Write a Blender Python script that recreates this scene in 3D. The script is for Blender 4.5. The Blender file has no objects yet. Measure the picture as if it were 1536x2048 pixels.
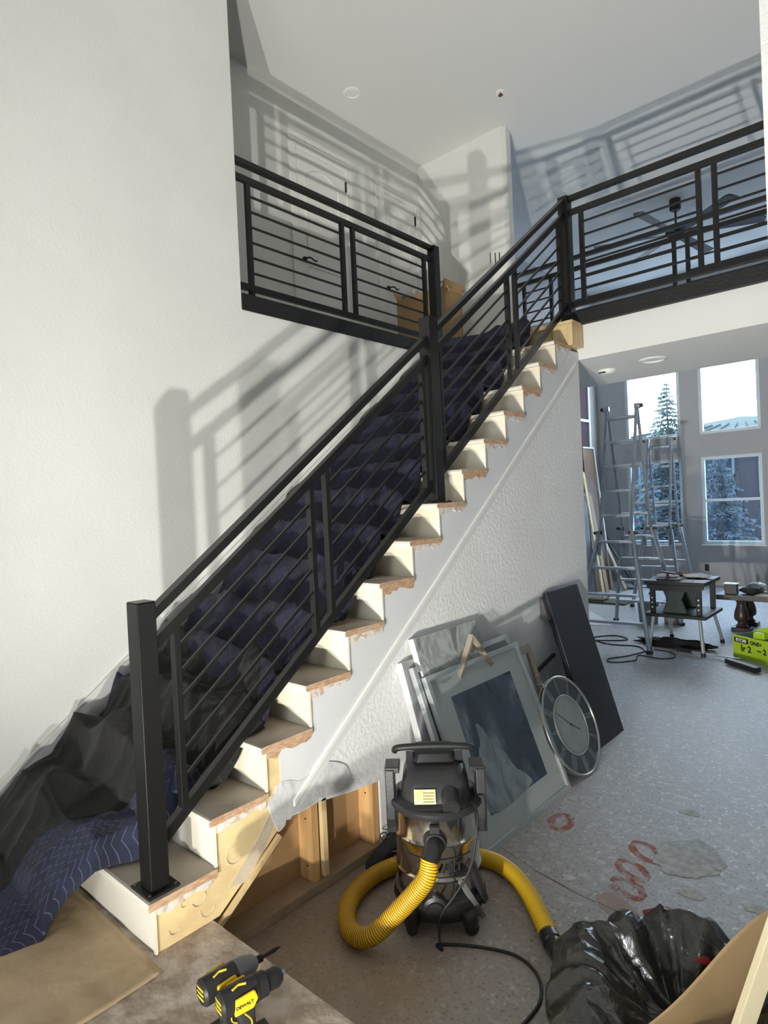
import bpy, math, random
from mathutils import Vector, Matrix, noise
# ---------------------------------------------------------------- camera, world, lights
C = bpy.context.scene.collection
def link(o): C.objects.link(o); return o
cd = bpy.data.cameras.new('camera'); cam = link(bpy.data.objects.new('camera', cd))
cd.sensor_fit = 'VERTICAL'; cd.sensor_height = 36.0; cd.lens = 1244.3/2048*36; cd.clip_start = .02; cd.clip_end = 300
YAW, PITCH, ROLL = 0.72897, -0.01262, -0.046015
f_ = Vector((-math.sin(YAW)*math.cos(PITCH), math.cos(YAW)*math.cos(PITCH), math.sin(PITCH)))
r0 = Vector((math.cos(YAW), math.sin(YAW), 0)); u0 = r0.cross(f_)
r_ = r0*math.cos(ROLL)+u0*math.sin(ROLL); u_ = u0*math.cos(ROLL)-r0*math.sin(ROLL)
cam.matrix_world = Matrix(((r_.x,u_.x,-f_.x,2.0723),(r_.y,u_.y,-f_.y,-0.9961),(r_.z,u_.z,-f_.z,1.5269),(0,0,0,1)))
bpy.context.scene.camera = cam
W = bpy.data.worlds.new('world'); bpy.context.scene.world = W; W.use_nodes = True
W.node_tree.nodes['Background'].inputs[0].default_value = (.88,.94,1.0,1)
W.node_tree.nodes['Background'].inputs[1].default_value = 17.0
def flood(name, loc, power, col, rad, aim=(-.8,4.6,4.7)):
    l = bpy.data.lights.new(name, 'SPOT'); l.energy = power; l.color = col; l.shadow_soft_size = rad; l.spot_size = math.radians(136); l.spot_blend = 1.0
    l.use_nodes = True; nt = l.node_tree; fo = nt.nodes.new('ShaderNodeLightFalloff'); fo.inputs[0].default_value = 1.0  # non-physical linear falloff, set so the light still reaches the upper hall
    nt.links.new(fo.outputs['Linear'], nt.nodes['Emission'].inputs['Strength'])
    o = link(bpy.data.objects.new(name, l)); o.location = loc; o.rotation_euler = (Vector(aim)-Vector(loc)).to_track_quat('-Z','Y').to_euler(); return o
# the two heads of the work light that stands on the foyer floor just outside the frame
flood('work_light_lamp', (1.29,-.88,.13), 90, (1,.975,.90), .02)
flood('work_light_lamp', (1.04,-1.28,.11), 90, (1,.975,.90), .02)
vs = bpy.context.scene.view_settings
bpy.context.scene.display_settings.display_device='sRGB'
vs.view_transform='Standard'; vs.look='None'; vs.gamma=1; vs.use_curve_mapping=False; vs.exposure=-.1
random.seed(7)
# ---------------------------------------------------------------- helpers
R = math.radians
def mat(name, col, rough=.6, metal=0, bump=0, bscale=60, var=0, vscale=4, col2=None, detail=4, spec=.5, emit=None, bdist=.01, stretch=None, thr=None):
    m = bpy.data.materials.new(name); m.use_nodes = True; nt = m.node_tree; b = nt.nodes['Principled BSDF']
    b.inputs['Base Color'].default_value = (*col,1); b.inputs['Roughness'].default_value = rough; b.inputs['Metallic'].default_value = metal
    b.inputs['Specular IOR Level'].default_value = spec
    tc = nt.nodes.new('ShaderNodeTexCoord'); src = tc.outputs['Object']
    if stretch:
        mp = nt.nodes.new('ShaderNodeMapping'); mp.inputs['Scale'].default_value = stretch; nt.links.new(src, mp.inputs[0]); src = mp.outputs[0]
    if col2 or var:
        c2 = col2 or tuple(max(0,c*(1-var)) for c in col)
        n = nt.nodes.new('ShaderNodeTexNoise'); n.inputs['Scale'].default_value = vscale; n.inputs['Detail'].default_value = detail; nt.links.new(src, n.inputs[0])
        r = nt.nodes.new('ShaderNodeValToRGB'); lo,hi = thr or (.38,.62)
        r.color_ramp.elements[0].position = lo; r.color_ramp.elements[1].position = hi
        r.color_ramp.elements[0].color = (*col,1); r.color_ramp.elements[1].color = (*c2,1)
        nt.links.new(n.outputs[0], r.inputs[0]); nt.links.new(r.outputs[0], b.inputs['Base Color'])
    if bump:
        n = nt.nodes.new('ShaderNodeTexNoise'); n.inputs['Scale'].default_value = bscale; n.inputs['Detail'].default_value = 3; nt.links.new(src, n.inputs[0])
        bp = nt.nodes.new('ShaderNodeBump'); bp.inputs['Strength'].default_value = bump; bp.inputs['Distance'].default_value = bdist
        nt.links.new(n.outputs[0], bp.inputs['Height']); nt.links.new(bp.outputs[0], b.inputs['Normal'])
    if emit:
        b.inputs['Emission Color'].default_value = (*emit[0],1); b.inputs['Emission Strength'].default_value = emit[1]
    return m
def glassmat(name, tint, gloss=.08, rough=.0, gcol=(1,1,1)):
    m = bpy.data.materials.new(name); m.use_nodes = True; nt = m.node_tree; nt.nodes.clear()
    o = nt.nodes.new('ShaderNodeOutputMaterial'); t = nt.nodes.new('ShaderNodeBsdfTransparent'); g = nt.nodes.new('ShaderNodeBsdfGlossy'); x = nt.nodes.new('ShaderNodeMixShader')
    t.inputs[0].default_value = (*tint,1); g.inputs['Color'].default_value=(*gcol,1); g.inputs['Roughness'].default_value=rough; x.inputs[0].default_value=gloss
    nt.links.new(t.outputs[0],x.inputs[1]); nt.links.new(g.outputs[0],x.inputs[2]); nt.links.new(x.outputs[0],o.inputs[0]); return m
class MB:
    def __init__(s): s.v=[]; s.f=[]; s.m=[]; s.uv=None; s.smooth=False
    def add(s, vs, fs, mi=0):
        n=len(s.v); s.v+= [tuple(v) for v in vs]
        for f in fs: s.f.append([n+i for i in f]); s.m.append(mi)
        return s
    def box(s, x0,x1,y0,y1,z0,z1, mi=0, fm=None):
        vs=[(x,y,z) for z in (z0,z1) for y in (y0,y1) for x in (x0,x1)]
        fs=[(0,2,3,1),(4,5,7,6),(0,1,5,4),(2,6,7,3),(0,4,6,2),(1,3,7,5)]  # -z +z -y +y -x +x
        n=len(s.v); s.v+=vs
        for k,f in enumerate(fs): s.f.append([n+i for i in f]); s.m.append((fm or {}).get(k,mi))
        return s
    def bar(s, p, q, w, h, up=(0,0,1), mi=0):
        p=Vector(p); q=Vector(q); d=(q-p).normalized(); up=Vector(up); a=d.cross(up).normalized(); b=a.cross(d).normalized()
        vs=[e+a*sx*w/2+b*sz*h/2 for e in (p,q) for sz in (-1,1) for sx in (-1,1)]
        return s.add(vs,[(0,2,3,1),(4,5,7,6),(0,1,5,4),(2,6,7,3),(0,4,6,2),(1,3,7,5)],mi)
    def vbar(s, p, q, w, h, mi=0):   # sloping bar whose ends are cut vertically; runs along y (x const) or along x
        x0,y0,z0=p; x1,y1,z1=q
        if abs(y1-y0)>abs(x1-x0): off=[(-w/2,0,-h/2),(w/2,0,-h/2),(w/2,0,h/2),(-w/2,0,h/2)]
        else: off=[(0,-w/2,-h/2),(0,w/2,-h/2),(0,w/2,h/2),(0,-w/2,h/2)]
        vs=[(e[0]+o[0],e[1]+o[1],e[2]+o[2]) for e in (p,q) for o in off]
        return s.add(vs,[(0,1,2,3),(7,6,5,4),(0,4,5,1),(1,5,6,2),(2,6,7,3),(3,7,4,0)],mi)
    def prism(s, pts, ax, a, b, mi=0):   # polygon in the two other axes, extruded along ax from a to b
        def P(p,t): return {'x':(t,p[0],p[1]),'y':(p[0],t,p[1]),'z':(p[0],p[1],t)}[ax]
        n=len(pts); vs=[P(p,a) for p in pts]+[P(p,b) for p in pts]
        fs=[tuple(range(n)),tuple(range(2*n-1,n-1,-1))]+[(i,(i+1)%n+0,(i+1)%n+n,i+n) for i in range(n)]
        return s.add(vs,fs,mi)
    def tube(s, pts, r, n=10, cap=True, mi=0, closed=False, rf=None, flat=1.0):
        pts=[Vector(p) for p in pts]; N=len(pts); ring=[]; a=None; base=len(s.v)
        for i,p in enumerate(pts):
            d=((pts[(i+1)%N] if (closed or i<N-1) else p)-(pts[i-1] if (closed or i>0) else p))
            d.normalize()
            if a is None: a=d.cross(Vector((0,0,1))); a=a if a.length>.05 else d.cross(Vector((1,0,0))); a.normalize()
            a=(a-d*a.dot(d)).normalized(); b=d.cross(a); rr=(rf(i) if rf else (r[i] if isinstance(r,(list,tuple)) else r))
            s.v+=[tuple(p+(a*math.cos(t)+b*math.sin(t)*flat)*rr) for t in (2*math.pi*k/n for k in range(n))]
        for i in range(N if closed else N-1):
            j=(i+1)%N
            for k in range(n): s.f.append([base+i*n+k,base+i*n+(k+1)%n,base+j*n+(k+1)%n,base+j*n+k]); s.m.append(mi)
        if cap and not closed:
            s.f.append([base+k for k in range(n)][::-1]); s.m.append(mi); s.f.append([base+(N-1)*n+k for k in range(n)]); s.m.append(mi)
        return s
    def lathe(s, prof, c=(0,0,0), n=32, mi=0, cap=True, sx=1, sy=1):
        base=len(s.v)
        for r,z in prof: s.v+=[(c[0]+r*sx*math.cos(2*math.pi*k/n),c[1]+r*sy*math.sin(2*math.pi*k/n),c[2]+z) for k in range(n)]
        for i in range(len(prof)-1):
            for k in range(n): s.f.append([base+i*n+k,base+i*n+(k+1)%n,base+(i+1)*n+(k+1)%n,base+(i+1)*n+k]); s.m.append(mi)
        if cap:
            s.f.append([base+k for k in range(n)][::-1]); s.m.append(mi); s.f.append([base+(len(prof)-1)*n+k for k in range(n)]); s.m.append(mi)
        return s
    def xf(s, M):
        s.v=[tuple(M@Vector(v)) for v in s.v]; return s
    def grid(s, fn, nu, nv, mi=0):
        base=len(s.v); s.uv=[]
        for j in range(nv+1):
            for i in range(nu+1):
                s.v.append(tuple(fn(i/nu,j/nv))); s.uv.append((i/nu,j/nv))
        for j in range(nv):
            for i in range(nu):
                a=base+j*(nu+1)+i; s.f.append([a,a+1,a+nu+2,a+nu+1]); s.m.append(mi)
        return s
    def build(s, name, mats, parent=None, smooth=None, bevel=0, solid=0, world=False, subd=0, keepn=False):
        me=bpy.data.meshes.new(name); 
        off=ORG.get(parent.name,Vector()) if (parent is not None and world) else Vector()
        me.from_pydata([tuple(Vector(v)-off) for v in s.v],[],s.f)
        mats = mats if isinstance(mats,(list,tuple)) else [mats]
        for m in mats: me.materials.append(m)
        if len(mats)>1: me.polygons.foreach_set('material_index', s.m)
        if s.uv:
            ul=me.uv_layers.new(name='UVMap')
            for l in me.loops: ul.data[l.index].uv = s.uv[l.vertex_index] if l.vertex_index<len(s.uv) else (0,0)
        if not keepn:
            import bmesh
            bm=bmesh.new(); bm.from_mesh(me); bmesh.ops.recalc_face_normals(bm, faces=bm.faces); bm.to_mesh(me); bm.free()
        if smooth:
            me.polygons.foreach_set('use_smooth',[True]*len(me.polygons))
            try: me.set_sharp_from_angle(angle=R(smooth if smooth>1 else 40))
            except Exception: pass
        me.update(); o=link(bpy.data.objects.new(name, me))
        if parent is not None:
            o.parent=parent; ORG[o.name]=ORG.get(parent.name,Vector())
        if bevel:
            b=o.modifiers.new('bevel','BEVEL'); b.width=bevel; b.segments=2; b.limit_method='ANGLE'; b.angle_limit=R(50)
        if solid:
            b=o.modifiers.new('solid','SOLIDIFY'); b.thickness=solid; b.offset=-1
        if subd:
            b=o.modifiers.new('subd','SUBSURF'); b.levels=subd; b.render_levels=subd
        return o
ORG={}
def tag(o,label,cat,group=None,kind=None):
    if label: o['label']=label
    if cat: o['category']=cat
    if group: o['group']=group
    if kind: o['kind']=kind
    return o
def thing(name,label,cat,loc=(0,0,0),rot=(0,0,0),group=None,kind=None):
    o=link(bpy.data.objects.new(name,None)); o.empty_display_size=.1; o.location=loc; o.rotation_euler=rot
    ORG[o.name]=Vector(loc); return tag(o,label,cat,group,kind)
def struct(o,label=None,cat=None): o['kind']='structure'; return tag(o,label,cat)
def smooth_path(pts, k=8, closed=False):
    P=[Vector(p) for p in pts]; out=[]; N=len(P)
    rng=range(N) if closed else range(N-1)
    for i in rng:
        p0=P[(i-1)%N] if (closed or i>0) else P[i]; p1=P[i]; p2=P[(i+1)%N]; p3=P[(i+2)%N] if (closed or i<N-2) else p2
        for j in range(k):
            t=j/k; out.append(.5*((2*p1)+(p2-p0)*t+(2*p0-5*p1+4*p2-p3)*t*t+(3*p1-p0-3*p2+p3)*t**3))
    if not closed: out.append(P[-1])
    return out
def text_mesh(txt,size,depth=.0008,bold=0.0):
    cu=bpy.data.curves.new('t','FONT'); cu.body=txt; cu.size=size; cu.extrude=depth; cu.offset=bold; cu.align_x='CENTER'; cu.align_y='CENTER'; cu.resolution_u=3
    o=bpy.data.objects.new('t',cu); C.objects.link(o); dg=bpy.context.evaluated_depsgraph_get(); dg.update()
    me=bpy.data.meshes.new_from_object(o.evaluated_get(dg)); vs=[tuple(v.co) for v in me.vertices]; fs=[list(p.vertices) for p in me.polygons]
    bpy.data.objects.remove(o); return vs,fs
# ---------------------------------------------------------------- materials
M={}
M['wall']=mat('textured_wall_paint',(.80,.80,.765),.75,bump=.38,bscale=75,bdist=.006,var=.045,vscale=1.6)
M['wallr']=mat('rough_plaster_paint',(.84,.84,.83),.8,bump=.6,bscale=42,bdist=.008,var=.05,vscale=1.6)
M['wallg']=mat('great_room_paint',(.47,.465,.47),.8,bump=.2,bscale=80,bdist=.005,var=.07,vscale=1.2)
M['ceil']=mat('ceiling_paint',(.71,.71,.69),.9,bump=.25,bscale=90,bdist=.004)
M['white']=mat('white_trim_paint',(.82,.82,.79),.4)
M['cream']=mat('cream_riser_paint',(.80,.72,.55),.45,col2=(.84,.80,.68),vscale=5,bump=.1,bscale=20)
M['creamw']=mat('white_riser_paint',(.82,.78,.68),.45,var=.05,vscale=6)
M['tread']=mat('scuffed_tread_paint',(.50,.44,.35),.5,col2=(.40,.35,.28),vscale=6,bump=.12,bscale=60)
M['endgrain']=mat('raw_wood_edge',(.50,.29,.17),.8,col2=(.66,.46,.30),vscale=30,bump=.5,bscale=120,stretch=(1,1,4))
M['stain']=mat('plaster_smear',(.72,.68,.62),.8,bump=.6,bscale=30,col2=(.55,.42,.33),vscale=25,thr=(.5,.62))
M['ply']=mat('glue_streaked_plywood',(.82,.66,.35),.55,col2=(.73,.55,.29),vscale=7,bump=.35,bscale=14,bdist=.006,stretch=(1,1,1.8))
M['plys']=mat('pale_glue_patch',(.62,.53,.40),.7,var=.12,vscale=16,bump=.3,bscale=30)
M['pine']=mat('pine_stud_wood',(.66,.40,.17),.6,col2=(.55,.31,.12),vscale=5,stretch=(6,6,.6),bump=.1,bscale=30)
M['pine2']=mat('pale_pine',(.70,.55,.30),.6,col2=(.60,.44,.22),vscale=5,stretch=(6,6,.6))
M['kraft']=mat('drywall_back_paper',(.42,.26,.12),.8,var=.15,vscale=5,bump=.1,bscale=30)
M['black']=mat('black_powder_coat',(.0075,.0075,.007),.36,bump=.05,bscale=300)
M['curb']=mat('black_painted_curb',(.007,.007,.007),.6,bump=.4,bscale=60)
M['bolt']=mat('dark_bolt_steel',(.12,.12,.12),.35,metal=.8)
M['chrome']=mat('chrome_steel',(.66,.64,.60),.13,metal=1,bump=.06,bscale=3,bdist=.05)
M['alu']=mat('aluminium',(.40,.44,.48),.5,metal=.6,var=.15,vscale=8)
M['bplast']=mat('black_plastic',(.018,.018,.019),.35)
M['gplast']=mat('dark_grey_plastic',(.028,.028,.030),.36,bump=.1,bscale=200)
M['gplast2']=mat('mid_grey_plastic',(.16,.16,.16),.5)
M['yellow']=mat('yellow_plastic',(.86,.52,.015),.4)
M['dyellow']=mat('yellow_black_shell',(.80,.58,.04),.4)
M['rubber']=mat('black_rubber',(.012,.012,.013),.55)
M['glassclock']=glassmat('clock_glass',(.93,.95,.95),.10)
M['pane']=glassmat('window_pane',(.90,.96,1.0),.05)
M['panelow']=glassmat('screened_window_pane',(.50,.62,.74),.10)
M['vinyl']=mat('white_vinyl_frame',(.72,.78,.80),.35)
M['outlet']=mat('outlet_black',(.03,.03,.03),.5)
M['box']=mat('cardboard',(.42,.27,.12),.8,var=.12,vscale=3,bump=.05,bscale=50)
M['ink']=mat('black_ink',(.012,.012,.012),.7)
M['snow']=mat('snow_ground',(.16,.19,.24),.9)
def zig(name,c1,c2,line,su,sv,c3=None,linew=.10):
    m=mat(name,c1,.92,bump=.35,bscale=170,bdist=.004); nt=m.node_tree; b=nt.nodes['Principled BSDF']
    uv=nt.nodes.new('ShaderNodeUVMap'); sp=nt.nodes.new('ShaderNodeSeparateXYZ'); nt.links.new(uv.outputs[0],sp.inputs[0])
    def mt(op,a,bb=None,cc=None):
        n=nt.nodes.new('ShaderNodeMath'); n.operation=op
        for i,x in enumerate((a,bb,cc)):
            if x is None: continue
            if isinstance(x,(int,float)): n.inputs[i].default_value=x
            else: nt.links.new(x,n.inputs[i])
        return n.outputs[0]
    pp=mt('PINGPONG',mt('MULTIPLY',sp.outputs[0],su),.5)
    v=mt('FRACT',mt('ADD',mt('MULTIPLY',sp.outputs[1],sv),mt('MULTIPLY',pp,1.6)))
    ln=mt('LESS_THAN',v,linew)
    n2=nt.nodes.new('ShaderNodeTexNoise'); n2.inputs['Scale'].default_value=7; n2.inputs['Detail'].default_value=5
    tc=nt.nodes.new('ShaderNodeTexCoord'); nt.links.new(tc.outputs['Object'],n2.inputs[0])
    r=nt.nodes.new('ShaderNodeValToRGB'); r.color_ramp.elements[0].position=.42; r.color_ramp.elements[1].position=.58
    r.color_ramp.elements[0].color=(*c1,1); r.color_ramp.elements[1].color=(*c2,1); nt.links.new(n2.outputs[0],r.inputs[0])
    mx=nt.nodes.new('ShaderNodeMix'); mx.data_type='RGBA'; nt.links.new(mt('MULTIPLY',ln,.55),mx.inputs[0]); nt.links.new(r.outputs[0],mx.inputs[6]); mx.inputs[7].default_value=(*line,1)
    nt.links.new(mx.outputs[2],b.inputs['Base Color']); b.inputs['Sheen Weight'].default_value=.06; return m
M['navy']=zig('navy_quilted_fabric',(.006,.0065,.018),(.014,.015,.040),(.04,.043,.09),16,60)
M['navy2']=zig('blue_quilted_fabric',(.010,.012,.030),(.018,.022,.052),(.12,.13,.20),9,22)
M['blackfab']=zig('black_quilted_backing',(.005,.005,.0042),(.011,.0105,.0085),(.035,.035,.03),14,34,linew=.06)
# concrete subfloor with paint specks
def floor_mat():
    m=mat('stained_concrete',(.27,.235,.21),.52); nt=m.node_tree; b=nt.nodes['Principled BSDF']; tc=nt.nodes.new('ShaderNodeTexCoord'); src=tc.outputs['Object']
    def nz(sc,det,lo,hi,st=None):
        s=src
        if st: mp=nt.nodes.new('ShaderNodeMapping'); mp.inputs['Scale'].default_value=st; nt.links.new(src,mp.inputs[0]); s=mp.outputs[0]
        n=nt.nodes.new('ShaderNodeTexNoise'); n.inputs['Scale'].default_value=sc; n.inputs['Detail'].default_value=det; nt.links.new(s,n.inputs[0])
        r=nt.nodes.new('ShaderNodeMapRange'); r.inputs[1].default_value=lo; r.inputs[2].default_value=hi; nt.links.new(n.outputs[0],r.inputs[0]); return r.outputs[0]
    def mix(f,a,bb):
        mx=nt.nodes.new('ShaderNodeMix'); mx.data_type='RGBA'; nt.links.new(f,mx.inputs[0])
        for i,x in ((6,a),(7,bb)):
            if isinstance(x,tuple): mx.inputs[i].default_value=(*x,1)
            else: nt.links.new(x,mx.inputs[i])
        return mx.outputs[2]
    # brown dusty zone near the stairs, greyer out in the room
    sp=nt.nodes.new('ShaderNodeSeparateXYZ'); nt.links.new(src,sp.inputs[0])
    ad=nt.nodes.new('ShaderNodeMath'); ad.operation='ADD'; nt.links.new(sp.outputs[0],ad.inputs[0]); nt.links.new(sp.outputs[1],ad.inputs[1])
    mr=nt.nodes.new('ShaderNodeMapRange'); mr.inputs[1].default_value=1.1; mr.inputs[2].default_value=3.0; nt.links.new(ad.outputs[0],mr.inputs[0])
    base=mix(mr.outputs[0],(.29,.225,.17),(.40,.385,.38))
    base=mix(nz(1.2,4,.45,.7),base,(.36,.335,.32))
    base=mix(nz(70,2,.55,.75),base,(.16,.14,.125))
    far=nt.nodes.new('ShaderNodeMapRange'); far.inputs[1].default_value=1.2; far.inputs[2].default_value=3.2; far.inputs[3].default_value=.12; nt.links.new(ad.outputs[0],far.inputs[0])
    def by(a):
        q=nt.nodes.new('ShaderNodeMath'); q.operation='MULTIPLY'; nt.links.new(a,q.inputs[0]); nt.links.new(far.outputs[0],q.inputs[1]); return q.outputs[0]
    base=mix(by(nz(17,5,.54,.70,(1,1.5,1))),base,(.52,.51,.50))
    base=mix(by(nz(34,3,.62,.67,(1.4,1,1))),base,(.64,.63,.62))
    nt.links.new(base,b.inputs['Base Color'])
    n=nt.nodes.new('ShaderNodeTexNoise'); n.inputs['Scale'].default_value=60; nt.links.new(src,n.inputs[0]); bp=nt.nodes.new('ShaderNodeBump'); bp.inputs['Strength'].default_value=.25; bp.inputs['Distance'].default_value=.005
    nt.links.new(n.outputs[0],bp.inputs['Height']); nt.links.new(bp.outputs[0],b.inputs['Normal']); return m
M['floor']=floor_mat()
M['mortar']=mat('mortar_residue',(.60,.53,.45),.85,col2=(.40,.32,.25),vscale=9,detail=10,bump=.7,bscale=18,bdist=.01,thr=(.42,.56))
M['paper']=mat('brown_floor_paper',(.56,.42,.27),.7,col2=(.46,.34,.20),vscale=3,bump=.5,bscale=9,bdist=.02)
# ---------------------------------------------------------------- large structure
XW=-1.30; RISE=.19; RUN=.249; ZC=5.4; ZF=2.93; ZS=-.17
struct(MB().box(-4,5,.255,11.15,ZS-.1,ZS).build('floor',M['floor']),'grey brown concrete subfloor with paint specks','floor')
struct(MB().box(-3,5,-4.6,.255,ZS-.1,0).build('trim_1',M['mortar']),'raised foyer floor slab with mortar residue beside the stairs','floor')
struct(MB().box(-3.1,5,-4.6,11.3,ZC,ZC+.1).build('ceiling',M['ceil']),'high off white ceiling','ceiling')
struct(MB().prism([(-4.6,0),(3.6,0),(3.6,2.85),(1.475,2.85),(1.475,ZC),(-4.6,ZC)],'x',XW-.14,XW).build('wall_left',M['wall']),'tall off white textured wall left of the stairs','wall')
struct(MB().box(-2.46,-2.34,.5,4.93,ZF,ZC).build('wall_back',M['wall']),'upper hall wall with white doors','wall')
struct(MB().prism([(-2.34,4.80),(-1.24,4.80),(-1.20,4.84),(-1.20,4.93),(-2.34,4.93)],'z',ZF,ZC).build('wall_front',M['wall']),'upper hall end wall beside the bridge','wall')
struct(MB().box(-2.34,XW-.14,.5,.6,ZF,ZC).build('wall_rear',M['wall']),'near end of the upper hall','wall')
struct(MB().box(-2.46,XW-.002,.5,3.62,2.58,ZF).box(-2.46,XW,3.62,4.93,2.58,ZF).box(XW,4.5,3.68,4.93,2.58,ZF).build('ceiling_lower',M['ceil']),'upper floor slab and its white soffit','soffit')
# rename-safe structure pieces
struct(MB().box(-3.02,-2.9,.5,11.15,ZS,ZC).build('wall_great_room_left',M['wallg']),'grey left wall of the great room','wall')
struct(MB().box(-2.9,-.012,3.60,3.68,ZS,2.58).build('wall_closet',M['wall']),'return wall under the landing','wall')
struct(MB().box(4.5,4.62,-4.6,11.15,ZS,ZC).build('wall_right',mat('side_wall_paint',(.40,.40,.41),.8)),'right wall of the great room','wall')
struct(MB().box(1.70,4.5,1.25,1.40,ZS,ZC).build('wall_entry',M['wallr']),'rough plaster wall end at the right edge','wall')
struct(MB().box(-1.44,1.6,-4.72,-4.6,0,ZC).box(2.5,4.5,-4.72,-4.6,0,ZC).box(1.6,2.5,-4.72,-4.6,2.1,ZC).build('wall_daylight_block',mat('daylight_block_paint',(.42,.42,.42),.8)),'unseen wall added behind the viewer to limit daylight, with a doorway','wall')  # unseen wall added to cut sky light from behind, dark to curb bounce
# window wall
YW=11.0
wins=[(-2.36,-1.38),(-1.07,-.12),(.30,1.25)]
LOZ=(.56,2.10); UPZ=(2.50,5.12)
mb=MB(); xs=[-3.0]+[a for w in wins for a in w]+[4.6]
for i in range(0,len(xs),2): mb.box(xs[i],xs[i+1],YW,YW+.15,ZS,ZC)
for a,b in wins: mb.box(a,b,YW,YW+.15,ZS,LOZ[0]).box(a,b,YW,YW+.15,LOZ[1],UPZ[0]).box(a,b,YW,YW+.15,UPZ[1],ZC)
struct(mb.build('wall_windows',M['wallg']),'tall grey wall with two rows of windows','wall')
nwin=0
def window(a,b,z0,z1,rail,low,label):
    global nwin; nwin+=1
    t=thing('window_%d'%nwin,label,'window',((a+b)/2,YW,z0),kind='structure')
    f=MB(); w=.055; y0,y1=YW+.02,YW+.09
    f.box(a,a+w,y0,y1,z0,z1).box(b-w,b,y0,y1,z0,z1).box(a+w,b-w,y0,y1,z0,z0+w).box(a+w,b-w,y0,y1,z1-w,z1)
    fr=f.build('window_frame',M['vinyl'],t,world=True,bevel=.004)
    if rail:
        MB().box(a+w,b-w,y0-.005,y1,(z0+z1)/2-.022,(z0+z1)/2+.022).build('meeting_rail',M['vinyl'],t,world=True)
        MB().box(a-.02,b+.02,YW-.05,YW+.02,z0-.03,z0).build('window_sill',M['white'],t,world=True,bevel=.004)
        c=MB(); c.box(a-.05,a,YW-.012,YW,z0,z1+.05).box(b,b+.05,YW-.012,YW,z0,z1+.05).box(a,b,YW-.012,YW,z1,z1+.05); c.build('window_casing',M['wallg'],t,world=True)
        for k,(p,q) in enumerate(((z0+w,(z0+z1)/2-.022),((z0+z1)/2+.022,z1-w))): MB().box(a+w,b-w,YW+.05+.01*k,YW+.054+.01*k,p,q).build('pane',M['panelow'],t,world=True)
    else: MB().box(a+w,b-w,YW+.05,YW+.054,z0+w,z1-w).build('pane',M['pane'],t,world=True)
pos=['left, behind the ladders','middle','right']
for i,(a,b) in enumerate(wins):
    window(a,b,*LOZ,True,True,'lower double hung window, '+['behind the tall ladders','right of the ladders above the work bench','rightmost at the frame edge'][i])
    window(a,b,*UPZ,False,False,'tall upper window, '+['with the spruce outside, above the ladder top','showing a blue metal roof outside','rightmost at the frame edge'][i])
# narrow side window on the great room left wall
t=thing('window_7','narrow side window seen past the stair wall end','window',(-2.9,10.1,1.5),kind='structure')
f=MB(); f.box(-2.9,-2.86,9.55,9.6,1.5,3.9).box(-2.9,-2.86,10.5,10.57,1.5,3.9).box(-2.9,-2.86,9.6,10.5,1.5,1.56).box(-2.9,-2.86,9.6,10.5,2.9,2.95).box(-2.9,-2.86,9.6,10.5,3.84,3.9).box(-2.89,-2.87,10.1,10.13,1.56,3.84); f.build('window_frame',M['white'],t,world=True)
MB().box(-2.895,-2.89,9.6,10.5,1.56,3.84).build('pane',mat('dark_side_glass',(.10,.07,.09),.15),t,world=True)
# ---------------------------------------------------------------- staircase
st=thing('staircase','straight staircase with cream risers, unfinished treads and sawtooth right side','staircase',(0,0,0),kind='structure')
for n in range(1,15):
    y0=(n-1)*RUN; z=n*RISE
    m=MB(); m.prism([(y0+.004,z-.028),(y0,z-.014),(y0+.005,z-.003),(y0+.014,z),(y0+RUN+.028,z),(y0+RUN+.028,z-.028)],'x',XW+.02,.018); 
    o=m.build('tread',[M['tread'],M['endgrain'],M['creamw']],st)
    for p in o.data.polygons:
        nx=p.normal
        if nx.x>.9: p.material_index=1
        elif nx.y<-.2 and nx.z<.9: p.material_index=2
    MB().box(XW+.02,-.001,y0+.028,y0+.046,z-RISE,z-.028).build('riser',M['creamw'] if n<3 else M['cream'],st)
    # raw wood cleat under each nosing end with glue smears
    e=MB(); rnd=random.Random(n); yy=[y0+.03+i*(RUN-.01)/9 for i in range(10)]
    pts=[(y,z-.0285) for y in yy]+[(y,z-.040-.022*rnd.random()-(.012 if i in (0,1,2) else 0)) for i,y in list(enumerate(yy))[::-1]]
    e.prism(pts,'x',.0045,.010); e.build('glue_edge',M['stain'] if n%3 else M['endgrain'],st)
    s=MB(); s.box(.0005,.012,y0+.022,y0+.032,z-RISE+.002,z-.03); s.build('riser_edge',M['cream'],st)
MB().box(XW+.02,0.05,14*RUN+.0,3.66,14*RISE+.16,15*RISE).box(XW+.02,0.0,14*RUN+.028,14*RUN+.046,14*RISE,15*RISE-.03).build('top_step',M['pine2'],st)
MB().box(-.10,.052,14*RUN-.01,3.66,15*RISE-.19,15*RISE-.03).build('top_step_block',M['pine2'],st)
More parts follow.
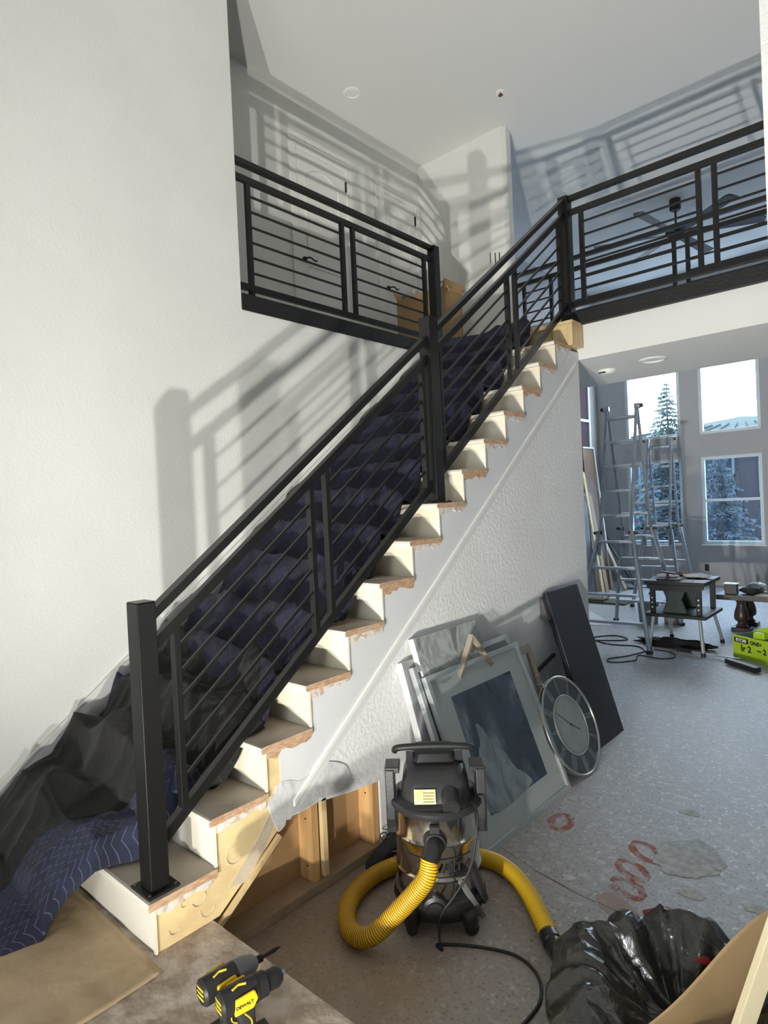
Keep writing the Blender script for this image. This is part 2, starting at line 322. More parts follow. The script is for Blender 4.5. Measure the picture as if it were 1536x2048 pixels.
# plywood stringer and its batten
ply=[(.03,0),(.285,0),(.57,.20),(.60,.24),(.60,.53),(.528,.53),(.528,.352),(.279,.352),(.279,.162),(.03,.162)]
sp=MB().prism(ply,'x',-.02,.002).build('stringer_plywood',M['ply'],st)
MB().prism([(.33,.085),(.46,.20),(.55,.30),(.56,.24),(.50,.155),(.41,.07)],'x',.002,.0035).build('glue_patch',M['plys'],st)
for (gy,gz,gr,a0,a1) in ((.10,.055,.022,180,330),(.20,.11,.028,200,380),(.235,.055,.03,170,350),(.36,.20,.035,100,330),(.14,.12,.012,60,300)):
    MB().tube([(.003,gy+gr*1.0*math.cos(R(a0+(a1-a0)*k/10)),gz+gr*math.sin(R(a0+(a1-a0)*k/10))) for k in range(11)],.003,5,flat=.5).build('glue_bead',M['plys'],st)
MB().bar((.012,.275,-.03),(.012,.575,.185),.018,.018).build('batten',M['pine2'],st)
MB().box(-.006,.004,.026,.034,0,.16).build('riser_edge',M['endgrain'],st)
# walls under the stairs (white sawtooth board + textured wall)
def skl(y): return .31+.762*(y-.68)
saw=[(.60,.54)]
for n in range(3,15): saw+= [(n*RUN+.03,n*RISE-.028),(n*RUN+.03,(n+1)*RISE-.028)]
saw=saw[:-1]+[(3.68,14*RISE-.028)]
band=[(.60,skl(.60))]+saw+[(3.68,2.57)]
struct(MB().prism(band,'x',-.012,.004).build('trim_2',mat('smooth_stringer_paint',(.72,.73,.74),.6,var=.03)),'smooth white stringer board under the stair treads','trim')
MB2=MB(); MB2.vbar((.008,.66,skl(.66)-.012),(.008,3.62,skl(3.62)-.012),.012,.03)
struct(MB2.build('trim_3',M['white'],bevel=.003),'thin white sloping trim on the stair wall','trim')
struct(MB().vbar((.003,.70,skl(.70)-.045),(.003,3.60,skl(3.60)-.045),.006,.045).build('trim_4',mat('flat_wall_strip',(.72,.72,.71),.6)),'flat sloping strip below the trim','trim')
wl=[(1.21,ZS),(3.68,ZS),(3.68,2.60),(3.66,skl(3.66)),(.60,skl(.60)),(.60,.235),(.70,.225),(.80,.23),(1.0,.20),(1.20,.18)]
struct(MB().prism(wl,'x',-.012,.0).build('wall_stair',M['wallr']),'textured white wall below the stairs with a cut opening','wall')
struct(MB().box(-.012,.001,1.20,1.212,ZS+.01,.19).build('trim_5',mat('bright_drywall_edge',(.85,.85,.82),.8)),'bright cut drywall edge at the opening','trim')
rnd=random.Random(3); pt=[(.53,.33),(.60,.40),(.72,.36),(.85,.40),(.98,.33),(1.02,.24),(.90,.225),(.80,.245),(.70,.235),(.62,.225),(.57,.19)]
pp=[]
for i in range(len(pt)):
    a=pt[i]; b=pt[(i+1)%len(pt)]
    for k in range(4): 
        t=k/4; pp.append((a[0]+(b[0]-a[0])*t+(rnd.random()-.5)*.014,a[1]+(b[1]-a[1])*t+(rnd.random()-.5)*.014))
struct(MB().prism(pp,'x',0,.0055).build('trim_6',mat('trowelled_plaster',(.66,.66,.66),.8,var=.15,vscale=14,bump=.8,bscale=22,bdist=.008)),'trowelled plaster patch above the wall opening','trim')
# cavity
struct(MB().prism([(.27,ZS),(1.3,ZS),(1.3,.6),(.62,.36),(.5,.3),(.3,.1)],'x',-.125,-.112).build('wall_cavity',M['kraft']),'brown paper back of the drywall inside the opening','wall')
cav=thing('stud_framing','pine studs and bottom plate in the wall opening under the stairs','framing',(0,.8,ZS),kind='structure')
MB().box(-.112,-.002,.262,1.20,ZS,ZS+.045).build('bottom_plate',mat('dusty_plate_wood',(.36,.27,.18),.8,var=.2,vscale=8),cav,world=True,bevel=.003)
MB().box(-.112,-.022,.775,.815,ZS+.045,.25).build('stud',M['pine'],cav,world=True,bevel=.002)
MB().box(-.022,.0,.82,.85,ZS+.06,.235).build('furring_strip',M['pine2'],cav,world=True,bevel=.002)
MB().box(-.112,-.014,1.16,1.20,ZS+.045,.2).build('stud',M['pine'],cav,world=True,bevel=.002)
for yy,zz in ((.774,.15),(.774,-.06),(1.159,.12)): MB().lathe([(.004,-.002),(.004,.002)],(0,0,0),8).xf(Matrix.Translation((-.06,yy,zz))@Matrix.Rotation(R(90),4,'X')).build('nail_hole',M['ink'],cav,world=True)
# left wall skirt (sloping) and baseboard
struct(MB().prism([(-.36,0.03),(-.05,.262),(3.55,2.98),(3.55,2.84),(3.4,2.74),(-.05,.12),(-.2,.0),(-.36,0)],'x',XW,XW+.016).build('trim_7',M['white'],bevel=.003),'white sloping skirt board on the left wall','trim')
struct(MB().vbar((XW+.02,-.3,.085),(XW+.02,3.5,2.935),.008,.014).build('trim_8',M['white']),'cap moulding along the sloping skirt board','trim')
struct(MB().box(XW,XW+.016,-4.6,-.34,0,.13).build('baseboard_left',M['white'],bevel=.003),'white baseboard on the left wall','baseboard')
# ---------------------------------------------------------------- railings
BL=M['black']
def hz(y): return 1.214+.750*(y-.143)
def newel(x0,x1,y0,y1,z0,z1,label,plate=True):
    t=thing('newel_post',label,'post',((x0+x1)/2,(y0+y1)/2,z0))
    MB().box(x0,x1,y0,y1,z0+.008,z1-.004).build('post',BL,t,world=True,bevel=.003)
    MB().box(x0+.002,x1-.002,y0+.002,y1-.002,z1-.004,z1).build('cap',BL,t,world=True,bevel=.0015)
    if plate:
        p=MB().box(x0-.028,x1+.024,y0-.024,y1+.028,z0+.0005,z0+.009).build('base_plate',BL,t,world=True,bevel=.002)
        for sx in (x0-.015,x1+.012):
            for sy in (y0-.012,y1+.015): MB().lathe([(.006,0),(.006,.004),(.003,.006)],(sx,sy,z0+.009),10).build('bolt',M['bolt'],p,world=True)
    return t
newel(-.105,-.025,.036,.107,RISE,1.22,'black square newel post bolted to the first tread')
newel(-.105,-.025,1.805,1.885,8*RISE,2.57,'black square newel post in the middle of the stair flight')
newel(-.105,-.025,3.65,3.73,2.85,3.865,'black square newel post at the stair top beside the bridge',False)
newel(-1.375,-1.295,3.62,3.70,2.85,3.865,'black square newel post ending the landing railing above the tall wall',False)
def stair_rail(y0,y1,pk,label):
    t=thing('stair_railing',label,'railing',(-.065,y0,hz(y0)-1))
    X=-.065
    def rail(nm,o0,o1,w,a=y0,b=y1): MB().vbar((X,a,hz(a)+(o0+o1)/2),(X,b,hz(b)+(o0+o1)/2),w,abs(o1-o0)).build(nm,BL,t,world=True,bevel=.0015)
    rail('handrail',-.040,0,.048); rail('top_rail',-.155,-.108,.034); rail('bottom_rail',-.862,-.812,.034)
    p=[q for q in pk]
    for q in p:
        MB().add([(X+sx*.016,q+sy*.013,hz(q+sy*.013)+oz) for oz in (-.815,-.153) for sy in (-1,1) for sx in (-1,1)],[(0,2,3,1),(4,5,7,6),(0,1,5,4),(2,6,7,3),(0,4,6,2),(1,3,7,5)]).build('picket',BL,t,world=True,bevel=.0015)
    for a,b in ((p[0],p[1]),(p[2],p[3])):
        for k in range(6):
            o=-.232-.0985*k; MB().vbar((X,a+.01,hz(a+.01)+o),(X,b-.01,hz(b-.01)+o),.012,.0145).build('bar',BL,t,world=True)
stair_rail(.107,1.805,(.197,.895,.997,1.762),'lower black metal stair railing panel with sloping bars')
stair_rail(1.885,3.65,(1.935,2.74,2.85,3.56),'upper black metal stair railing panel with sloping bars')
def flat_rail(axis,c,a,b,pk,label,zb=0,spans=None,name='balcony_railing'):
    P=(lambda t,z:(t,c,z)) if axis=='x' else (lambda t,z:(c,t,z))
    t=thing(name,label,'railing',P(a,2.95))
    for nm,z0,z1,w in (('handrail',3.825,3.86,.048),('top_rail',3.715,3.755,.034),('bottom_rail',2.995,3.035,.034)):
        MB().vbar(P(a,(z0+z1)/2),P(b,(z0+z1)/2),w,z1-z0).build(nm,BL,t,world=True,bevel=.0015)
    for q in pk:
        m=MB(); x,y,_=P(q,0); m.box(x-.016,x+.016,y-.016,y+.016,3.03,3.718); m.build('picket',BL,t,world=True,bevel=.0015)
    for u,v in spans:
        for k in range(6):
            z=3.635-.103*k; MB().vbar(P(u,z),P(v,z),.012,.013).build('bar',BL,t,world=True)
    return t
flat_rail('y',-1.335,1.475,3.62,(1.59,2.475,2.595,3.51),'black landing railing above the tall left wall',spans=((1.59,2.475),(2.595,3.51)))
flat_rail('x',3.69,-.025,3.2,(.065,.90,1.0,1.84,1.94,2.8),'black bridge railing at the stair side, right of the top post',spans=((.065,.90),(1.0,1.84),(1.94,2.8)))
flat_rail('x',4.87,-1.20,3.2,(-1.08,-.78,-.68,.39,.50,1.5,1.6),'black railing on the far side of the bridge, facing the windows',spans=((-1.08,-.78),(-.68,.39),(.50,1.5)))
for args,lab,nm in (((-1.385,-1.288,1.477,3.62,2.842,2.952),'black painted curb under the landing railing','trim_9'),((-.11,4.4,3.642,3.74,2.842,2.952),'black painted curb under the bridge railing','trim_10'),((-1.2,4.4,4.83,4.91,2.932,2.97),'black painted curb under the far bridge railing','trim_11')):
    struct(MB().box(*args).build(nm,M['curb'],bevel=.004),lab,'curb')
for yb in (1.59,): struct(MB().box(-1.351,-1.319,yb-.016,yb+.016,2.952,3.0).build('trim_12',BL),'foot of the landing railing end post','trim')
#PART2
# ---------------------------------------------------------------- blankets on the stairs
def prof(y):
    if y<0: return 0.0
    n=y/RUN; k=min(int(n),14); fr=n-k
    if k>=14: return 15*RISE
    return (k+1)*RISE
def drape(y):
    # cloth spans from nosing to nosing and sags towards each inner corner
    if y<-.02: return .19*max(0,min(1,(y+.20)/.18))**.6
    n=(y+.0)/RUN; k=int(n); fr=n-k
    if k>=14: return 15*RISE
    line=RISE*(1+n); return max((k+1)*RISE+.004, line-.105*math.sin(math.pi*min(1,fr))**.8 if fr>0 else line)
def rdg(p,s): return 1-abs(noise.noise(Vector(p)*s))*2
def blanket(name,label,m,y0,y1,xl,xr,amp,nu,nv,seed,base=.012,floor=True):
    def fn(u,v):
        y=y0+(y1-y0)*v; a=xl(y) ; b=xr(y); x=a+(b-a)*u
        q=(x*.42+seed,y*1.7,seed*.3)
        f=amp*(.9*max(0,rdg(q,1.9))**2+.60*max(0,rdg((x*.5+seed*2,y*1.5+.5*x,0),3.6))**2+.12*noise.noise(Vector((x*7,y*14+seed,0)))+.35*max(0,rdg((x*1.1+seed,y*.5,4),1.6))**4)
        edge=min(1,(1-u)/.06,u/.03) if True else 1
        f*=.35+.65*max(0,edge)
        bump=.045*max(0,math.sin(2*math.pi*(y/RUN)+1.0))*(.75+.5*noise.noise(Vector((x*1.3,y*2.5,seed))))
        z=drape(y)+base+max(0.001,f)+max(0,bump)*(1 if y>.1 else 0)
        yy=y-.035*rdg((x*1.5,y*2,seed+5),2.2)*amp*12*.3
        if u>.97: z-=.02*(u-.97)/.03
        return (x,yy,z)
    o=MB().grid(fn,nu,nv).build(name,m,smooth=180,solid=.010)
    return tag(o,label,'blanket')
nz=lambda y,s,a,f=3.0: a*noise.noise(Vector((s,y*f,s*.7)))
blanket('moving_blanket','navy quilted moving blanket draped over the upper half of the stairs',M['navy'],1.62,3.50,lambda y:XW+.035,lambda y:-.27+nz(y,3,.14),.045,90,260,2.3)
blanket('moving_blanket','navy quilted moving blanket bunched over the middle steps behind the lower railing',M['navy'],.42,1.80,lambda y:XW+.035,lambda y:-.16+nz(y,9,.11,4)-(.12 if y>1.65 else 0),.065,90,220,5.1,base=.020)
# bottom heap: black backing with blue face, spilling over the first steps on to the floor
def heap(name,label,m,poly,hf,nu,nv,seed,amp):
    def fn(u,v):
        i=v*(len(poly)-1); k=min(int(i),len(poly)-2); t=i-k
        L=Vector(poly[k][0]).lerp(Vector(poly[k+1][0]),t); Rr=Vector(poly[k][1]).lerp(Vector(poly[k+1][1]),t)
        p=L.lerp(Rr,u); hh=poly[k][2]*(1-t)+poly[k+1][2]*t
        x,y=p; e=min(1,u/.10,(1-u)/.10,v/.06,(1-v)/.05); e=max(0,e)**.55
        q=Vector((x*1.0+seed,y*1.1,seed))
        f=amp*(.9*max(0,rdg(q,1.5))**1.5+.9*max(0,rdg((x*.5+y*.9+seed,y*.25-x*.5,2),3.2))**1.6+.28*max(0,rdg((x*.9-y*.5+seed,y*.6+x*.3,7),6.5))**2+.10*noise.noise(Vector((x*9,y*9,seed))))
        g=drape(y) if y>0 else drape(y)
        w=.05*noise.noise(Vector((x*4,y*4,seed+3)))*(1-e)
        return (max(XW+.03,x+w),y+w,g+.006+(hh+f)*e)
    return tag(MB().grid(fn,nu,nv).build(name,m,smooth=180,solid=.010),label,'blanket')
heap('moving_blanket','black backed moving blanket heaped over the lowest steps behind the first post',M['blackfab'],
 [((-1.27,-.50),(-.95,-.38),.02),((-1.27,-.30),(-.70,-.22),.05),((-1.27,-.05),(-.55,-.06),.07),((-1.27,.12),(-.46,.10),.06),((-1.27,.30),(-.30,.26),.08),((-1.27,.5),(-.16,.42),.09),((-1.27,.72),(-.15,.62),.08),((-1.27,.85),(-.3,.80),.02)],None,90,200,8.2,.085)
heap('moving_blanket','blue quilted blanket corner trailing over the first step on to the floor paper',M['navy2'],
 [((-.62,-.36),(-.42,-.33),.010),((-.74,-.24),(-.40,-.22),.045),((-.72,-.12),(-.33,-.13),.075),((-.66,-.02),(-.31,-.045),.06),((-.62,.08),(-.30,.04),.055),((-.62,.20),(-.24,.15),.07),((-.55,.34),(-.17,.25),.09),((-.45,.45),(-.2,.40),.02)],None,80,160,3.7,.045)
# ---------------------------------------------------------------- foyer floor paper
def pf(u,v):
    x=XW+.002+(1.41+.09*v*0)*u; y=-4.5+(4.53)*v
    if v>.98: y=min(y,.0)
    return (x,y,.0035+.0035*noise.noise(Vector((x*6,y*2.5,1)))+.002*rdg((x*1.3,y*3,4),3))
def pfn(u,v):
    y=-4.5+4.50*v; xr=.10-.02*noise.noise(Vector((y*3,0,0)))-(.35 if y<-.45 else 0)*min(1,(-.45-y)*.9)
    x=XW+.002+(xr-XW)*u
    return (x,y,.004+.004*noise.noise(Vector((x*6,y*2.5,1)))+.004*rdg((x*1.3,y*3,4),3)+.004*max(0,rdg((x*.8+y*.5,y*.9-x*.4,4),5))**4)
tag(MB().grid(pfn,60,160).build('floor_paper',M['paper'],smooth=180,solid=.001),'creased brown builder paper covering the foyer floor at the left','paper')
# ---------------------------------------------------------------- ceiling and wall fittings
def downlight(x,y,z,r,label):
    t=thing('recessed_light',label,'light',(x,y,z))
    MB().lathe([(r,0),(r,-.006),(r*.80,-.012),(r*.72,-.004),(r*.72,0)],(x,y,z),28).build('trim_ring',M['white'],t,world=True,smooth=50)
    MB().lathe([(.001,-.004),(r*.72,-.003)],(x,y,z),24,cap=False).build('lens',mat('downlight_lens',(.75,.75,.73),.3),t,world=True)
downlight(-1.94,3.32,ZC,.085,'white round recessed light in the high ceiling above the upper hall')
downlight(.40,4.17,2.58,.105,'white round recessed light in the bridge soffit')
t=thing('sprinkler','small sprinkler head with dark centre in the high ceiling','sprinkler',(-.95,4.33,ZC))
MB().lathe([(.045,0),(.042,-.012),(.02,-.014)],(-.95,4.33,ZC),20).build('escutcheon',M['white'],t,world=True,smooth=50)
MB().lathe([(.008,-.012),(.008,-.03),(.022,-.034),(.022,-.037)],(-.945,4.32,ZC),12).tube([(-.965,4.33,ZC-.014),(-.97,4.325,ZC-.03),(-.95,4.32,ZC-.035)],.004,6).build('deflector',mat('red_brown_metal',(.16,.07,.06),.4,metal=.5),t,world=True)
t=thing('smoke_detector','white smoke detector under the bridge near the stair wall end','smoke detector',(-.01,4.27,2.58))
MB().lathe([(.075,0),(.073,-.012),(.055,-.030),(.048,-.034),(.02,-.036)],(-.01,4.27,2.58),28).build('housing',M['white'],t,world=True,smooth=45)
MB().box(-.045,.0,4.205,4.217,2.58-.030,2.58-.020).box(-.062,-.052,4.215,4.222,2.58-.030,2.58-.020).build('vent_slot',M['ink'],t,world=True)
# fan
fx,fy=-.45,7.92
t=thing('ceiling_fan','large dark ceiling fan with six blades hanging over the great room','fan',(fx,fy,ZC))
DK=mat('dark_bronze',(.025,.022,.024),.45)
MB().lathe([(.07,0),(.07,-.13),(.055,-.15),(.02,-.15)],(fx,fy,ZC),24).build('canopy',DK,t,world=True,smooth=40)
MB().lathe([(.014,-.14),(.014,-.40)],(fx,fy,ZC),12).build('downrod',DK,t,world=True,smooth=40)
MB().lathe([(.02,-.36),(.075,-.39),(.13,-.42),(.14,-.45),(.12,-.47),(.10,-.48),(.09,-.52),(.0,-.53)],(fx,fy,ZC),28,cap=False).build('motor_housing',DK,t,world=True,smooth=40)
bm_=mat('fan_blade_wood',(.055,.055,.06),.5)
for k in range(6):
    m=MB(); m.add([(r,s*w*(1 if s>0 else 1)+o,h-s*.012) for h in (-.004,.004) for r,w,o in ((.12,.045,0),(.35,.055,0),(1.0,.075,.0),(1.04,.06,.015)) for s in (-1,1)],[(0,2,3,1),(2,4,5,3),(4,6,7,5),(8,9,11,10),(10,11,13,12),(12,13,15,14),(0,8,10,2),(2,10,12,4),(4,12,14,6),(1,3,11,9),(3,5,13,11),(5,7,15,13),(6,14,15,7),(0,1,9,8)])
    m.xf(Matrix.Translation((fx,fy,ZC-.455))@Matrix.Rotation(R(22+60*k),4,'Z')); b=m.build('blade',bm_,t,world=True)
# upper hall doors
def door(y0,y1,label):
    t=thing('door_%d'%door.n,label,'door',(-2.34,(y0+y1)/2,ZF),kind='structure'); door.n+=1
    X=-2.34; z1=4.90
    MB().box(X-.02,X+.004,y0,y1,ZF,z1).build('door_leaf',M['white'],t,world=True,bevel=.002)
    c=MB(); c.box(X,X+.022,y0-.085,y0-.005,ZF,z1+.08).box(X,X+.022,y1+.005,y1+.085,ZF,z1+.08).box(X,X+.022,y0-.005,y1+.005,z1+.005,z1+.08); c.build('door_casing',M['white'],t,world=True,bevel=.003)
    w=(y1-y0)
    # raised panels: arched top pair over square lower pair
    a=[]
    for k in range(13):
        s=k/12; a.append((y0+.11+(w-.22)*s, z1-.22+.09*math.sin(math.pi*s)))
    pl=[(y0+.11,4.0),(y1-.11,4.0)]+a[::-1]
    MB().tube([(X+.004,p[0],p[1]) for p in pl],.008,6,closed=True).build('panel_moulding',M['white'],t,world=True,smooth=60)
    lo=[(y0+.11,ZF+.2),(y1-.11,ZF+.2),(y1-.11,3.82),(y0+.11,3.82)]
    MB().tube([(X+.004,p[0],p[1]) for p in lo],.008,6,closed=True).build('panel_moulding',M['white'],t,world=True,smooth=60)
    hy=y0+.06
    h=MB().lathe([(.026,0),(.026,.012),(.012,.016)],(0,0,0),16).xf(Matrix.Translation((X+.004,hy,3.87))@Matrix.Rotation(R(90),4,'Y'))
    h.tube(smooth_path([(X+.012,hy,3.87),(X+.055,hy,3.87),(X+.06,hy+.035,3.875),(X+.055,hy+.085,3.862),(X+.055,hy+.115,3.868)],4),.008,8)
    h.build('door_handle',M['black'],t,world=True,smooth=50)
    for hz_ in (4.75,3.15): MB().box(X+.004,X+.02,y1-.008,y1+.012,hz_-.05,hz_+.05).build('hinge',M['black'],t,world=True)
door.n=1
door(2.92,3.58,'white panelled door nearer the tall wall on the upper hall')
door(4.12,4.70,'white panelled door beside the hall corner on the upper hall')
for k,(x,z) in enumerate(((-1.42,4.09),(-1.36,4.07),(-1.31,4.06))):
    t=tag(MB().box(x-.004,x+.004,4.792,4.80,z-.055,z+.055).build('wall_slot',M['gplast2'] if k==0 else M['ink']),['grey vertical screw strip, leftmost of three on the upper wall','black vertical screw strip, middle of three on the upper wall','black vertical screw strip, rightmost of three on the upper wall'][k],'wall switch')
t=tag(MB().box(-1.065,-.995,YW-.012,YW,.08,.20).build('outlet',M['outlet'],bevel=.004),'black outlet on the far wall below the windows','outlet')
# ---------------------------------------------------------------- cardboard box on the landing
t=thing('cardboard_box','open cardboard box full of oddments on the upper hall floor','box',(-1.73,4.15,ZF))
bx0,bx1,by0,by1=-2.06,-1.50,3.98,4.34; zt=3.62
for nm,a in (('box_side',(bx0,bx1,by0,by0+.006,ZF,zt)),('box_side',(bx0,bx1,by1-.006,by1,ZF,zt)),('box_side',(bx0,bx0+.006,by0,by1,ZF,zt)),('box_side',(bx1-.006,bx1,by0,by1,ZF,zt)),('box_bottom',(bx0,bx1,by0,by1,ZF,ZF+.006))):
    MB().box(*a).build(nm,M['box'],t,world=True)
MB().add([(bx0,by0,zt),(bx0,by1,zt),(bx0-.04,by1,zt+.09),(bx0-.04,by0,zt+.09)],[(0,1,2,3)]).build('flap',M['box'],t,world=True,solid=.005)
MB().add([(bx1,by0+.02,zt),(bx1,by1,zt),(bx1+.03,by1,zt+.08),(bx1+.03,by0+.02,zt+.08)],[(0,1,2,3)]).build('flap',M['box'],t,world=True,solid=.005)
MB().add([(bx0,by1,zt),(bx1,by1,zt),(bx1,by1+.06,zt+.06),(bx0,by1+.06,zt+.06)],[(0,1,2,3)]).build('flap',M['box'],t,world=True,solid=.005)
for k,xx in enumerate((-1.60,-1.53)): MB().bar((xx,by0-.001,3.42),(xx,by0-.001,3.50),.008,.002,up=(0,1,0)).add([(xx-.012,by0-.001,3.495),(xx+.012,by0-.001,3.495),(xx,by0-.001,3.52)],[(0,1,2)]).build('arrow_print',M['ink'],t,world=True)
MB().add([(-1.58,by0-.001,3.16),(-1.52,by0-.001,3.19),(-1.53,by0-.001,3.25)],[(0,1,2)]).build('label_sticker',M['white'],t,world=True)
for k in range(6): MB().bar((-1.98+.03*k,by0-.001,3.12+.02*(k%2)),(-1.96+.03*k,by0-.001,3.05),.006,.002,up=(0,1,0)).build('marker_stroke',M['ink'],t,world=True)
tag(MB().box(-1.99,-1.87,4.05,4.1,3.5,3.70).build('picture_card',mat('pale_card',(.6,.6,.55),.5),bevel=.003),'pale printed card standing in the open cardboard box','card')
tag(MB().box(-2.055,-2.02,4.05,4.1,3.5,3.68).build('blue_tin',mat('teal_tin',(.10,.22,.28),.4),bevel=.003),'small teal carton at the left inside the open cardboard box','carton')
tag(MB().lathe([(.0,.0),(.05,.0),(.055,.05),(.055,.13),(.04,.15),(.0,.16)],(-1.62,4.12,3.56),20,cap=False).build('paper_roll',M['white'],smooth=50),'white roll sticking out of the open cardboard box','roll')
tag(MB().tube(smooth_path([(-1.60,4.08,3.60),(-1.57,4.06,3.68),(-1.52,4.06,3.69),(-1.47,4.08,3.60)],6),.012,8).build('curved_handle',mat('tan_handle',(.55,.42,.32),.5),smooth=60),'tan curved handle arching out of the cardboard box','handle')
# ---------------------------------------------------------------- leaning frames, canvases, clock, table top
def lean(x0,y0,th,yaw=0): # local: x=width along y, y=normal (towards room), z=up along the plane
    # columns: local X -> world +Y ; local Y -> outward normal ; local Z -> plane up
    n=Vector((math.cos(th),0,math.sin(th))); up=Vector((-math.sin(th),0,math.cos(th))); a=Vector((0,1,0))
    Mx=Matrix(((a.x,n.x,up.x,x0),(a.y,n.y,up.y,y0),(a.z,n.z,up.z,ZS),(0,0,0,1)))
    return Matrix.Rotation(0,4,'Z')@Mx
def lthing(name,label,cat,x0,y0,th,group=None):
    t=link(bpy.data.objects.new(name,None)); t.empty_display_size=.1; t.matrix_world=lean(x0,y0,th)
    ORG[t.name]=Vector(); return tag(t,label,cat,group)
def frame_mb(w,h,fw,d,y0=0):
    m=MB(); m.box(0,fw,y0-d,y0,0,h).box(w-fw,w,y0-d,y0,0,h).box(fw,w-fw,y0-d,y0,0,fw).box(fw,w-fw,y0-d,y0,h-fw,h); return m
def canvas_mb(w,h,d): return MB().box(0,w,-d,0,0,h)
SILV=mat('silver_frame',(.50,.53,.54),.35,metal=.3)
def abstract(name,cols,scale,dist,seed=0,kind='WAVE'):
    m=bpy.data.materials.new(name); m.use_nodes=True; nt=m.node_tree; b=nt.nodes['Principled BSDF']; b.inputs['Roughness'].default_value=.25
    tc=nt.nodes.new('ShaderNodeTexCoord'); mp=nt.nodes.new('ShaderNodeMapping'); mp.inputs['Location'].default_value=(seed,seed*.7,seed*.3); mp.inputs['Rotation'].default_value=(0,R(35),0); mp.inputs['Scale'].default_value=(1.5,1,.7); nt.links.new(tc.outputs['Object'],mp.inputs[0])
    n=nt.nodes.new('ShaderNodeTexNoise'); n.inputs['Scale'].default_value=scale; n.inputs['Detail'].default_value=4; n.inputs['Distortion'].default_value=dist; nt.links.new(mp.outputs[0],n.inputs[0])
    r=nt.nodes.new('ShaderNodeValToRGB'); e=r.color_ramp.elements; n0=len(cols)
    e[0].position=.38; e[0].color=(*cols[0],1); e[1].position=.64; e[1].color=(*cols[-1],1)
    for i,c in enumerate(cols[1:-1]): x=e.new(.38+.26*(i+1)/(n0-1)); x.color=(*c,1)
    nt.links.new(n.outputs[0],r.inputs[0]); nt.links.new(r.outputs[0],b.inputs['Base Color']); return m
# main framed print
th=.369; t=lthing('framed_picture','large silver framed abstract blue grey print leaning on the stair wall behind the vacuum','picture',.438,1.44,th)
w,h=.92,.877
frame_mb(w,h,.028,.03).build('picture_frame',SILV,t,bevel=.002)
MB().box(.028,w-.028,-.022,-.018,.028,h-.028).build('mat_board',mat('mat_board_white',(.62,.63,.60),.7),t)
ART=abstract('abstract_print_art',[(.012,.022,.036),(.03,.05,.075),(.05,.06,.10),(.13,.15,.20),(.30,.33,.37)],2.2,2.2,1.3)
MB().box(.165,w-.165,-.018,-.0165,.14,h-.14).build('print',ART,t)
# pale flowing shape of the print, a flat printed patch
sh=smooth2=[(v.x,v.z) for v in smooth_path([(.172,0,.145),(.56,0,.145),(.57,0,.20),(.49,0,.27),(.44,0,.37),(.37,0,.42),(.33,0,.52),(.285,0,.56),(.27,0,.47),(.24,0,.44),(.21,0,.38),(.19,0,.36)],5,closed=True)]
MB().prism(sh,'y',-.0165,-.0160).build('print_shape',abstract('pale_print_tone',[(.22,.25,.26),(.36,.39,.40),(.48,.50,.50)],4,2.5,4),t)
MB().box(.02,w-.02,-.012,-.010,.02,h-.02).build('glazing',glassmat('picture_glass',(.97,.98,.98),.06),t)
# a second frame directly behind it
t=lthing('framed_picture','slightly taller grey frame directly behind the large abstract print','picture',.395,1.40,.352)
frame_mb(.93,.925,.03,.03).build('picture_frame',SILV,t,bevel=.002)
MB().box(.03,.90,-.022,-.018,.03,.895).build('backing_board',mat('grey_backing',(.35,.36,.36),.8),t)
# white edged canvases behind
wc=mat('canvas_side_white',(.74,.74,.72),.7)
def canvas(x0,y0,th,w,h,d,m,label):
    t=lthing('canvas',label,'canvas',x0,y0,th); canvas_mb(w,h,d).build('stretcher',wc,t,bevel=.003)
    MB().box(.002,w-.002,0,.002,.002,h-.002).build('painted_face',m,t); return t
canvas(.345,1.46,.30,.58,1.045,.035,abstract('washed_landscape_art',[(.20,.22,.20),(.48,.50,.48),(.30,.33,.32),(.60,.60,.58)],5,.6,8),'canvas with a washed grey landscape, tallest at the back of the leaning pictures')
canvas(.29,1.37,.285,.45,.93,.04,abstract('grey_canvas_art',[(.35,.36,.37),(.45,.46,.47)],3,.4,2),'bright white edged canvas, leftmost of the leaning pictures')
t=lthing('stretcher_frame','bare beige wooden frame leaning right of the large print','frame',.33,2.30,.30)
frame_mb(.26,.80,.05,.02).build('frame_bars',mat('beige_bare_wood',(.42,.38,.29),.7,var=.2,vscale=9),t,bevel=.002)
MB().box(.12,.14,-.02,0,.05,.75).build('centre_bar',mat('beige_bar_wood',(.50,.46,.37),.7),t)
t=thing('wooden_prop','small folding wooden prop peaking above the leaning pictures','prop',(.11,1.85,.60))
MB().bar((.13,1.72,.58),(.10,1.90,.77),.03,.02).build('prop_leg',mat('lit_prop_wood',(.42,.36,.28),.7),t,world=True); MB().bar((.13,2.04,.58),(.10,1.89,.77),.03,.02).build('prop_leg',mat('shaded_prop_wood',(.40,.32,.22),.7),t,world=True)  # same wood in two tones: lit and shaded leg painted into the colour
t=thing('cardboard_corner','bent scrap of corrugated board behind the vacuum handle','cardboard',(.16,1.42,.10))
MB().add([(.16,1.36,.26),(.20,1.42,.14),(.14,1.50,.06),(.10,1.44,.20),(.22,1.40,-.16),(.14,1.50,-.16)],[(0,1,2,3),(1,4,5,2)]).build('sheet',M['box'],t,world=True,solid=.006)
